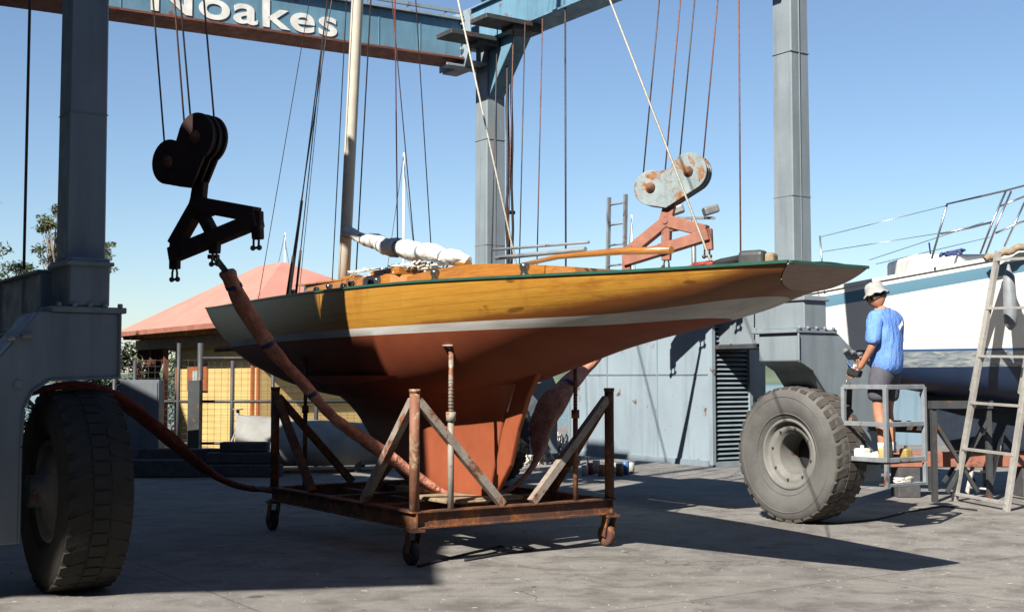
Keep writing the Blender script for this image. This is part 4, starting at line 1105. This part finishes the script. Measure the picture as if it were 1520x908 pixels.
tag(b.build('blue_rope_heap', M['strapblue']), 'heap of blue rope on the white boat deck below the guard rail', 'rope').location = WB
b = MB(); p, q = wl(1462, 385, 15.55), wl(1530, 362, 15.5)
b.tube([p+(q-p)*t+Vector((0,0,.015*math.sin(t*20))) for t in [k/12 for k in range(13)]], .045, 10)
tag(b.build('rolled_awning', M['timber']), 'brown rolled awning lying along the edge of the white boat', 'awning').location = WB
b = MB(); p = wl(1497, 392, 15.45)
b.tube([p, p+Vector((0,0,-.08)), p+Vector((0,0,-.15)), p+Vector((0.01,0,-.6)), p+Vector((0.01,0,-.75)), p+Vector((0.01,0,-.82))], [.012,.03,.07,.085,.075,.02], 14)
tag(b.build('boat_fender', M['greypaint']), 'grey fender hanging on the white hull behind the step ladder', 'fender').location = WB
def trestle(x, y, h, w_, label, rz=0):
    t = thing('boat_trestle', (x, y, 0), rz, label, 'trestle', 'dark trestles under the white boat')
    b = MB(); b.b2((-w_, -.06, h-.1), (w_, .06, h)); b.build('cross_bar', M['dark_steel'], t)
    for sg in (-1, 1):
        b = MB(); b.bar((sg*w_*.9, 0, h-.1), (sg*w_*.9, 0, 0), .065, .065, (0,1,0)); b.build('leg', M['dark_steel'], t)
        b = MB(); b.bar((sg*w_*.88, 0, h-.25), (-sg*w_*.5, 0, .12), .045, .045, (0,1,0)); b.build('brace', M['dark_steel'], t)
trestle(X(1425, 16.2), 16.2, 1.30, .42, 'dark steel trestle between the cage and the step ladder', R(8))
trestle(X(1420, 17.8), 17.8, 1.25, .45, 'dark steel trestle under the far side of the white boat', R(5))
o = thing('timber_baulk', (7.2, 17.0, .40), R(3), 'long red brown timber baulk under the keel of the white boat', 'timber beam')
b = MB(); b.b2((-2.4, -.14, .0), (2.4, .14, .2)); b.build('beam', M['oxide'], o, .01)
for xx in (-1.9, -.2, 1.9):
    b = MB(); b.b2((xx-.15, -.15, -.4), (xx+.15, .15, -.002)); b.build('block', M['bearer'], o, .01)
o = thing('pale_blue_shed', (13, 31, 0), 0, 'low pale blue shed wall seen under the white boat hull', 'shed')
b = MB(); b.b2((-6, -1, 0), (8, 1, 1.95)); b.build('wall', paint('pale blue shed wall', (.22,.33,.42), .6, .12, .6), o)
b = MB(); b.b2((-6.2, -1.2, 1.95), (8.2, 1.2, 2.05)); b.build('roof', M['cabinet'], o)
b = MB(); b.b2((-2.9, -1.03, 0), (-2.0, -1.001, 1.85)); b.build('door', M['cabinet'], o)

def rung_ladder(name, bl, br, tl, tr, n, rw, mat, label, step=.0, cat='ladder', d0=.12, d1=.95):
    o = Vector(bl).lerp(Vector(br), .5); o.z = 0; t = thing(name, o, 0, label, cat)
    bl, br, tl, tr = [Vector(p)-o for p in (bl, br, tl, tr)]
    nrm = (tr-bl).cross(tl-br).normalized()
    for p, q in ((bl, tl), (br, tr)):
        b = MB(); b.bar(p, q, rw*.6, rw, nrm.cross(q-p)); b.build('rail', mat, t, .003)
    for k in range(n):
        u = d0+(d1-d0)*k/(n-1); p, q = bl.lerp(tl, u), br.lerp(tr, u); b = MB()
        if step: b.bar(p, q, step, .03, (0,0,1))
        else: b.tube([p, q], .016, 8)
        b.build('rung', mat, t)
    return t, (bl, br, tl, tr), o
A1, A2 = gnd(1417, 743), gnd(1494, 758)
T1, T2 = at(1482, 372, 15.35), at(1552, 368, 14.6)
t, pp, o = rung_ladder('step_ladder', A1, A2, T1, T2, 6, .085, M['alu'], 'tall grey aluminium step ladder leaning on the white boat at the right edge', .07, 'step ladder', .03, .965)
for p, q in ((pp[0], pp[2]), (pp[1], pp[3])):   # rear frame, folded close behind the front one
    p2 = p.lerp(q, .45)+Vector((.12, .42, 0)); b = MB(); b.bar(q+Vector((0,.04,-.05)), p2, .03, .05); b.build('rear_rail', M['alu'], t)
B1, B2 = gnd(1434, 738), gnd(1466, 741)
rung_ladder('short_ladder', B1, B2, at(1455, 640, B1.y+.3), at(1488, 642, B2.y+.3), 4, .05, M['alu'], 'short aluminium ladder lying behind the feet of the step ladder', 0, 'ladder', .15, .9)

# access ladder and floodlights on top of the engine housing
a1 = toL(at(889, 395, 16.6)); 
b = MB(); zt_ = 4.0
for s0 in (2.95, 3.30):
    b.bar((7.75, s0, 2.36), (7.70, s0-.12, zt_), .035, .05)
for k in range(6):
    z = 2.55+k*.27; b.tube([(7.745-.03*k/6, 2.95-.12*(z-2.36)/1.64, z), (7.745-.03*k/6, 3.30-.12*(z-2.36)/1.64, z)], .014, 8)
b.build('access_ladder', M['greypaint'], lift)
ps = toL(at(1030, 390, 15.6)); b = MB(); fx, fs_ = ps[0], ps[1]
b.tube([(fx, fs_, 2.3), (fx, fs_, 3.62)], .03, 8); b.bar((fx-.22, fs_+.16, 3.60), (fx+.22, fs_-.16, 3.60), .05, .03); fl = b.build('floodlight_pole', M['galv'], lift)
for sg in (-1, 1):
    b = MB(); c = Vector((fx+sg*.17, fs_-sg*.13, 3.70)); b.box(c, (.20, .13, .11), Matrix.Rotation(R(-34+sg*10), 3, 'Z') @ Matrix.Rotation(R(-18), 3, 'Y')); b.build('floodlight', M['galv'], fl, .025, seg=3)

# rope tangle, paint cans, hoses on the ground
rng = random.Random(4); b = MB(); c0 = gnd(815, 702)+Vector((0, .6, 0))
for k in range(60):
    a = rng.uniform(0, 6.28); q = []
    cx_, cy_, rz_ = rng.uniform(-.45, .45), rng.uniform(-.3, .3), rng.uniform(.1, .38); hgt = 1.05*(1-abs(cx_)*1.3)
    for j in range(9):
        th_ = a+j*.75; q.append(c0+Vector((cx_+rz_*math.cos(th_)*.8, cy_+rz_*math.sin(th_)*.5, max(.02, hgt*rng.uniform(.2, .9)*(1-j*.06)))))
    b.tube(q, .016, 5)
tag(b.build('rope_tangle', M['rope']), 'tangled heap of pale rope between the keel and the engine housing', 'rope heap')
cols = [(.75,.72,.66), (.45,.10,.06), (.7,.65,.55), (.55,.3,.1), (.15,.14,.14), (.78,.76,.7), (.35,.18,.1), (.06,.2,.5), (.6,.58,.5)]
cn = ['white', 'dark red', 'cream', 'ochre', 'black', 'bright white', 'brown', 'blue', 'grey white']
for k in range(9):
    p = gnd(868+k*8.6, 706-(k % 3)*2); h_ = .17+.05*(k*37 % 5)/5; r_ = .055+.012*(k*13 % 4)/4
    t = thing('paint_can', p, 0, cn[k]+' paint can in the row of cans at the foot of the engine housing', 'paint can', 'paint cans standing by the engine housing')
    b = MB(); b.lathe([(0,0),(r_,0),(r_,h_),(r_*.92,h_+.004),(r_*.9,h_-.006),(0,h_-.006)], (0,0,0), (0,0,1), 16); b.build('can', simple(cn[k]+' can', cols[k], .5, .15), t)
    b = MB(); b.tube([(r_*math.cos(a), 0, h_-.02+.06*math.sin(a)) for a in [math.pi*j/8 for j in range(9)]], .003, 5); b.build('can_handle', M['shackle'], t)
b = MB(); b.tube([gnd(620, 842)+Vector((0,0,.012)), gnd(690, 824)+Vector((0,0,.012)), gnd(740, 812)+Vector((0,0,.012)), gnd(790, 817)+Vector((0,0,.012)), gnd(730, 826)+Vector((0,0,.012)), gnd(690, 833)+Vector((0,0,.012))], .011, 6)
tag(b.build('black_hose', M['black']), 'thin black hose lying on the concrete in front of the cradle', 'hose')
b = MB(); q = [gnd(x, y)+Vector((0,0,.012)) for x, y in ((1190,775),(1240,778),(1300,772),(1350,760),(1400,752),(1450,758))]
b.tube(q, .010, 6); tag(b.build('black_hose', M['black']), 'dark electric lead trailing from the right tyre to the step ladder', 'lead')

# loose grit and flakes scattered on the concrete
rng = random.Random(21); b = MB()
for k in range(1300):
    y = 6+rng.random()**1.6*16; x = rng.uniform(-.45, .45)*y; r_ = rng.uniform(.003, .011)*(1 if rng.random() > .03 else 2.2)
    c = Vector((x, y, r_*.35)); a = rng.uniform(0, 3)
    vs = [c+Vector((math.cos(a+q)*r_*rng.uniform(.6, 1.2), math.sin(a+q)*r_*rng.uniform(.6, 1.2), -r_*.3)) for q in (0, 1.6, 3.1, 4.7)]+[c+Vector((rng.uniform(-.3,.3)*r_, rng.uniform(-.3,.3)*r_, r_*.5))]
    b.add(vs, [(0,1,4), (1,2,4), (2,3,4), (3,0,4)])
tag(b.build('grit', simple('grit and paint flakes', (.34,.31,.27), .9, .5, 3), weld=False), 'loose grit and paint flakes on the concrete yard', 'grit', kind='stuff')

# moored boats far behind
def far_yacht(px_, Y, ytop, label):
    P = at(px_, 560, Y); t = thing('moored_yacht', (P.x, Y, -1.4), R(70), label, 'yacht', 'moored yachts on the far water')
    h = CH+(560-ytop)/F_*Y+1.4
    b = MB(); vs = []
    for i in range(11):
        u = i/10; hw_ = 1.3*math.sin(math.pi*min(1, .1+u*.88))**.6; x = -5+10*u
        vs += [(x, -hw_, 1.1), (x, -hw_*.7, -.1), (x, hw_*.7, -.1), (x, hw_, 1.1)]
    b.add(vs, [(i*4+k, (i+1)*4+k, (i+1)*4+(k+1) % 4, i*4+(k+1) % 4) for i in range(10) for k in range(4)]+[(0,1,2,3), (40,41,42,43)]); b.build('hull', M['whitegel'], t)
    b = MB(); b.tube([(0,0,1), (0,0,h)], [.09, .06], 8); b.build('mast', M['whitegel'], t)
    b = MB(); b.tube([(4.6,0,1.1), (0,0,h*.95)], .02, 5); b.tube([(-4.8,0,1.1), (0,0,h)], .02, 5); b.build('stay', M['cable'], t)
far_yacht(598, 75, 225, 'moored yacht whose white mast rises left of the furled sail end')
far_yacht(421, 90, 345, 'moored yacht whose short mast rises above the pink roof')
far_yacht(939, 100, 318, 'moored yacht whose thin mast rises left of the pale hook block')

# unseen dark sheds added behind and beside the camera to cut skylight
def shed(x0, y0, x1, y1, h, rh, label, ax):
    t = thing('skylight_blocker', ((x0+x1)/2, (y0+y1)/2, 0), 0, label, 'shed', 'unseen sheds added to block skylight')
    hx, hy = (x1-x0)/2, (y1-y0)/2
    b = MB(); b.b2((-hx, -hy, 0), (hx, hy, h)); b.build('wall', M['shedwall'], t)
    b = MB()
    if ax == 'x': b.prism([(-hy-.4, h+.002), (hy+.4, h+.002), (0, h+rh)], lambda a, z, q: (q, a, z), -hx-.4, hx+.4)
    else: b.prism([(-hx-.4, h+.002), (hx+.4, h+.002), (0, h+rh)], lambda a, z, q: (a, q, z), -hy-.4, hy+.4)
    b.build('roof', M['shedroof'], t)
    if ax == 'x':
        for k in range(3):
            xx = -hx*.6+k*hx*.6; b = MB(); b.b2((xx-2, hy+.002, 0), (xx+2, hy+.06, 4.6)); b.build('roller_door', M['cabinet'], t)
    else:
        for k in range(3):
            yy = -hy*.6+k*hy*.6; b = MB(); b.b2((hx+.002, yy-2, 0), (hx+.06, yy+2, 4.6)); b.build('roller_door', M['cabinet'], t)
M['shedwall'] = paint('dark green sheet wall', (.06,.08,.075), .6, .2, 1); M['shedroof'] = paint('dark sheet roof', (.07,.075,.08), .6, .2, 1)
shed(-34, -26, 34, -7, 12, 2.5, 'long dark shed added unseen behind the camera to block skylight', 'x')
shed(-30, -6.5, -14.6, 21.5, 11, 2.5, 'dark shed added unseen past the left edge to block skylight', 'y')
# shade blocker added out of view, outlined to shade the left tyre and bow
Hc = 9.0; tn = math.tan(SUN_EL)
def uv(u, ve): v = ve-(Hc-2.4)/tn; return Vector((.857*u+.515*v, -.515*u+.857*v, Hc))
poly = [uv(*p) for p in ((-5.5, 5.2), (-6.28, 6.3), (-7.05, 7.7), (-7.2, 8.9), (-7.75, 9.2), (-8.15, 9.6), (-8.42, 10.5), (-12.5, 13.4), (-16.5, 13.4), (-16.5, 7.5), (-12.3, .8), (-8.0, 3.07), (-6.48, 4.33))]
sh_ = thing('shade_blocker', (poly[0].x, poly[0].y, 0), 0, 'dark fabric shade blocker on posts, added out of view to shade the bow', 'shade blocker')
b = MB(); b.prism([(p.x, p.y) for p in poly], lambda x, y, t: (x, y, t), Hc-.01, Hc+.01); b.build('sail', M['blocker_dark'], sh_, world=True)  # blocking sheet cut to the outline of the wanted shade
for p in (poly[8], poly[9]):
    b = MB(); b.tube([(p.x, p.y, 0), (p.x, p.y, Hc+.2)], .09, 12); b.build('post', M['galv'], sh_, world=True)
p = Vector((-8.6, 1.2, 0)); b = MB(); b.tube([p, p+Vector((0,0,Hc-.012))], .09, 12); b.build('post', M['galv'], sh_, world=True)

# ------------------------------------------------------------------ man on the platform
def skin_islands(islands, sub=2):
    """islands = list of (points [(x,y,z,rx[,ry])...], edges) -> evaluated verts, faces"""
    me = bpy.data.meshes.new('tmp'); vs = []; es = []; rad = []; roots = []
    for pts_, edges in islands:
        o_ = len(vs); roots.append(o_)
        for p_ in pts_: vs.append(p_[:3]); rad.append((p_[3], p_[4] if len(p_) > 4 else p_[3]))
        if edges is None: edges = [(i, i+1) for i in range(len(pts_)-1)]
        es += [(a+o_, b_+o_) for a, b_ in edges]
    me.from_pydata(vs, es, []); me.update()
    ob = bpy.data.objects.new('tmp', me); COL.objects.link(ob)
    ob.modifiers.new('skin', 'SKIN'); sb = ob.modifiers.new('sub', 'SUBSURF'); sb.levels = sub; sb.render_levels = sub
    if not me.skin_vertices: me.skin_vertices.new()
    for i, sv in enumerate(me.skin_vertices[0].data): sv.radius = rad[i]; sv.use_root = i in roots
    bpy.context.view_layer.update()
    ev = ob.evaluated_get(bpy.context.evaluated_depsgraph_get()); m2 = ev.to_mesh()
    V_ = [v.co.copy() for v in m2.vertices]; F2 = [list(p_.vertices) for p_ in m2.polygons]; ev.to_mesh_clear()
    bpy.data.objects.remove(ob); return V_, F2

def man():
    feet = at(1316, 683, 13.30); feet.z = .725
    man_ = thing('person', feet, math.atan2(.95, .30)+R(0), 'man in white hat, blue tee shirt and grey shorts holding a remote control', 'person')
    man_.rotation_euler = (0, 0, R(42)); man_.scale = (1.05,)*3
    # local frame: +y is where he faces, +x his right
    sh_z = 1.44
    body = [(0,0,.96,.15,.12), (0,-.01,1.10,.135,.105), (0,-.015,1.28,.16,.115), (0,-.01,1.41,.15,.10), (0,.015,1.50,.06), (0,.045,1.56,.055),
            (-.10,0,.90,.09), (-.10,.02,.50,.062), (-.10,-.02,.30,.062), (-.10,-.02,.10,.040), (-.10,.03,.04,.04), (-.10,.13,.03,.035),
            (.11,0,.90,.09), (.12,.06,.50,.062), (.12,.03,.30,.062), (.13,.02,.10,.040), (.13,.07,.04,.04), (.13,.17,.03,.035),
            (-.19,-.01,1.42,.062), (-.235,-.01,1.15,.045), (-.22,.13,.955,.030), (-.215,.165,.92,.030),
            (.19,-.01,1.42,.062), (.225,.03,1.15,.045), (.10,.22,1.02,.030), (.07,.24,1.01,.030)]
    edges = [(0,1),(1,2),(2,3),(3,4),(4,5),(0,6),(6,7),(7,8),(8,9),(9,10),(10,11),(0,12),(12,13),(13,14),(14,15),(15,16),(16,17),(3,18),(18,19),(19,20),(20,21),(3,22),(22,23),(23,24),(24,25)]
    isl = [(body, edges)]
    def hand(w_, d, side, curl):
        w_ = Vector(w_); d = Vector(d).normalized(); s_ = Vector(side).normalized(); n_ = d.cross(s_).normalized()
        palm = [tuple(w_)+(.024,.020), tuple(w_+d*.045)+(.036,.018), tuple(w_+d*.085)+(.036,.016)]; isl.append((palm, None))
        for k in range(4):
            b0 = w_+d*.075+s_*(-.03+.02*k); L_ = (.07,.08,.075,.06)[k]
            p1_ = b0+d*L_*.45+n_*L_*.15*curl; p2_ = p1_+d*L_*.25+n_*L_*.35*curl; p3_ = p2_-d*L_*.1*curl+n_*L_*.3*curl
            isl.append(([tuple(b0)+(.010,), tuple(p1_)+(.009,), tuple(p2_)+(.0085,), tuple(p3_)+(.007,)], None))
        t0_ = w_+d*.03-s_*.02; isl.append(([tuple(t0_)+(.012,), tuple(t0_-s_*.03+d*.025+n_*.012)+(.011,), tuple(t0_-s_*.03+d*.055+n_*.03)+(.009,)], None))
    hand((-.215,.165,.92), (0,.75,-.55), (0,-.5,-.7), 1); hand((.07,.24,1.01), (-.6,.6,-.25), (.1,-.2,-1), 1)
    V_, F2 = skin_islands(isl)
    b = MB(); b.add(V_, F2, True)
    # head: egg with jaw, brow, nose, ears; tipped forward
    hc = Vector((0, .085, 1.655)); tip_ = Matrix.Rotation(R(-26), 3, 'X'); tmp = MB(); tmp.sphere((0,0,0), (.077,.098,.118), 28, 22)
    hv = []
    for v in tmp.v:
        x, y, z = v
        if z < -.03: k = (-.03-z)/.09; x *= 1-.30*k; y = y*(1-.12*k)+.016*k
        if y > 0 and abs(x) < .02 and -.045 < z < .02: y += .024*(1-abs(x)/.02)*(1-abs(z+.022)/.045 if abs(z+.022) < .045 else 0)
        if y > .05 and .015 < z < .035 and .008 < abs(x) < .05: y += .004
        if y > .05 and abs(z-.003) < .012 and .015 < abs(x) < .045: y -= .007
        if y > .05 and abs(z+.068) < .008 and abs(x) < .028: y += .004
        hv.append(hc+tip_ @ Vector((x, y, z)))
    b.add(hv, tmp.f, True)
    for sg in (-1, 1):
        e_ = MB(); e_.sphere((0,0,0), (.011,.022,.032), 10, 8); b.add([hc+tip_ @ (Vector(v)+Vector((sg*.077, -.012, -.008))) for v in e_.v], e_.f, True)
    bodyo = b.build('body', M['skin'], man_)
    b = MB(); tmp = MB(); tmp.sphere((0,0,0), (.083,.103,.122), 24, 18)
    vs = [hc+tip_ @ Vector(v) for v in tmp.v]; idx = [i for i, v in enumerate(tmp.v) if (v[1] < .035 and v[2] > -.055-.3*max(0, v[1])) or v[2] > .06]
    keep = set(idx); b.add(vs, [f_ for f_ in tmp.f if all(i in keep for i in f_)], True); b.build('hair', M['hair'], man_)
    b = MB()
    for sg in (-1, 1): b.tube([hc+tip_ @ Vector((sg*(.012), .092, .006)), hc+tip_ @ Vector((sg*.035, .085, .006)), hc+tip_ @ Vector((sg*.056, .068, .004))], [.012,.016,.010], 8)
    b.build('sunglasses', M['black'], man_)
    # bucket hat
    b = MB(); ax = tip_ @ Vector((0,-.12,1)); ho = hc+tip_ @ Vector((0, -.008, .03))
    prof = [(.135,-.022),(.125,-.008),(.108,.012),(.100,.022),(.098,.05),(.092,.085),(.075,.105),(.04,.116),(0,.118)]
    b.lathe(prof, ho, ax, 28); 
    b.v = [tuple(Vector(v)+Vector((0,0,.010*math.sin(9*math.atan2(v[1]-ho.y, v[0]))))*(1 if (Vector(v)-ho).length > .11 else .0)) for v in b.v]
    h_ = b.build('hat', M['hat'], man_); so_ = h_.modifiers.new('s', 'SOLIDIFY'); so_.thickness = .004
    # tee shirt: torso and sleeves
    V_, F2 = skin_islands([([(0,.0,.84,.186,.165), (0,-.01,1.02,.184,.160), (0,-.02,1.25,.208,.158), (0,-.02,1.40,.18,.125), (0,.015,1.515,.088,.078),
                             (-.17,-.01,1.43,.088), (-.235,-.012,1.25,.078,.074), (-.245,-.010,1.15,.080,.076), (.17,-.01,1.43,.088), (.225,.005,1.25,.078,.074), (.235,.012,1.15,.080,.076)],
                            [(0,1),(1,2),(2,3),(3,4),(3,5),(5,6),(6,7),(3,8),(8,9),(9,10)])])
    b = MB(); vv = []
    for v in V_:
        a = math.atan2(v.y, v.x); k = max(0, min(1, (1.35-v.z)/.4)); fold = .008*math.sin(a*7+v.z*9)*k+.005*math.sin(a*13-v.z*14)*k
        vv.append(Vector((v.x*(1+fold*4), v.y*(1+fold*4)-(.02*k if v.y < 0 else 0), v.z)))
    b.add(vv, F2, True); tee = b.build('tee_shirt', M['tee'], man_)
    # pale print on the back of the right shoulder
    b = MB(); ev_pts = []
    bmt = bmesh.new(); bmt.from_mesh(tee.data); bmt.faces.ensure_lookup_table()
    from mathutils.bvhtree import BVHTree
    bv = BVHTree.FromBMesh(bmt); grid = []
    nx_, nz_ = 8, 4
    for j in range(nz_+1):
        for i in range(nx_+1):
            x = .03+.11*i/nx_; z = 1.30+.045*j/nz_+.07*i/nx_
            hit = bv.ray_cast(Vector((x, -.6, z)), Vector((0, 1, 0)))
            grid.append((hit[0] if hit[0] else Vector((x, -.16, z)))+Vector((0,-.004,0)))
    b.add(grid, [(j*(nx_+1)+i, j*(nx_+1)+i+1, (j+1)*(nx_+1)+i+1, (j+1)*(nx_+1)+i) for j in range(nz_) for i in range(nx_)], True); b.build('back_print', simple('white print', (.8,.8,.8), .8), tee); bmt.free()
    V_, F2 = skin_islands([([(0,0,1.03,.150,.125), (0,0,.93,.165,.140), (-.105,.005,.82,.115,.11), (-.115,.015,.68,.115,.105), (-.115,.02,.58,.115,.10), (.115,.01,.82,.115,.11), (.13,.04,.68,.115,.105), (.13,.055,.58,.115,.10)], [(0,1),(1,2),(2,3),(3,4),(1,5),(5,6),(6,7)])])
    b = MB(); b.add(V_, F2, True); b.build('shorts', M['shorts'], man_)
    for x_, y_ in ((-.10, -.02), (.13, .02)):
        V_, F2 = skin_islands([([(x_, y_-.02, .05, .046,.045), (x_, y_+.06, .05, .047,.05), (x_, y_+.15, .035, .047,.034), (x_, y_+.20, .03, .036,.025)], None)])
        b = MB(); b.add([Vector((v.x, v.y, max(.004, v.z))) for v in V_], F2, True); b.build('shoe', M['shoe'], man_)
        b = MB(); b.tube([(x_, y_, .07), (x_, y_, .12), (x_, y_, .18)], [.05,.046,.05], 14); b.build('sock', M['shoe'], man_)
    return man_
pm = man()
mm = root_matrix(pm)
p = mm @ Vector((-.13, .27, .885))
rc = thing('remote_control', p, R(68), 'small black and pale remote control box with blue strap held by the man', 'remote control')
b = MB(); b.box((0,0,0), (.30,.13,.08), Matrix.Rotation(R(20), 3, 'X')); b.build('case', M['black'], rc, .015, seg=2)
b = MB()
for k in range(5): b.tube([(-.11+k*.055, 0, .04), (-.11+k*.055, -.01, .085)], .009, 6)
b.box((0, .03, .052), (.22,.03,.012)); b.build('buttons', M['whitegel'], rc)
b = MB(); b.tube([(-.15,0,.02), (-.17,.05,.10), (-.1,.06,.12), (-.02,.05,.05)], .014, 6, flat=.4); b.build('strap', simple('bright blue strap', (.08,.25,.7), .7), rc)
# things on the cage floor
fx_ = [(cw+.10, cs+.10, .12, .10, .14, 'yellow plastic bottle on the floor of the cage at its left end', 'yellowbox'), (cw+.1, cs+.40, .15, .12, .12, 'cream plastic tub on the cage floor behind the yellow bottle', 'whitegel'), (cw+.46, cs+.12, .11, .10, .12, 'ochre tin on the cage floor near the right corner', 'tank')]
for a_, c_, w_, d_, h_, lb, mm_ in fx_:
    t = thing('container', LW(a_, c_, fz+.006), RZ, lb, 'container', 'containers on the cage floor')
    b = MB(); b.box((0,0,h_/2+.001), (w_,d_,h_)); b.build('tub', M[mm_], t, .02, seg=2)
    b = MB(); b.lathe([(0,h_+.03),(.02,h_+.03),(.02,h_),(0,h_)], (0,0,0), (0,0,1), 12); b.build('cap', M['whitegel'], t)
b = MB(); rng = random.Random(8)
for k in range(12):
    a0 = rng.uniform(0, 6); b.tube([LW(cw+.31+.13*math.cos(a0+j*.7)+rng.uniform(-.03,.03), cs+.04+.05*math.sin(a0+j*.7), fz-.215+.012*k/3) for j in range(9)], .008, 5)
tag(b.build('coiled_line', M['rope']), 'coiled pale line on the lower step of the cage', 'rope')
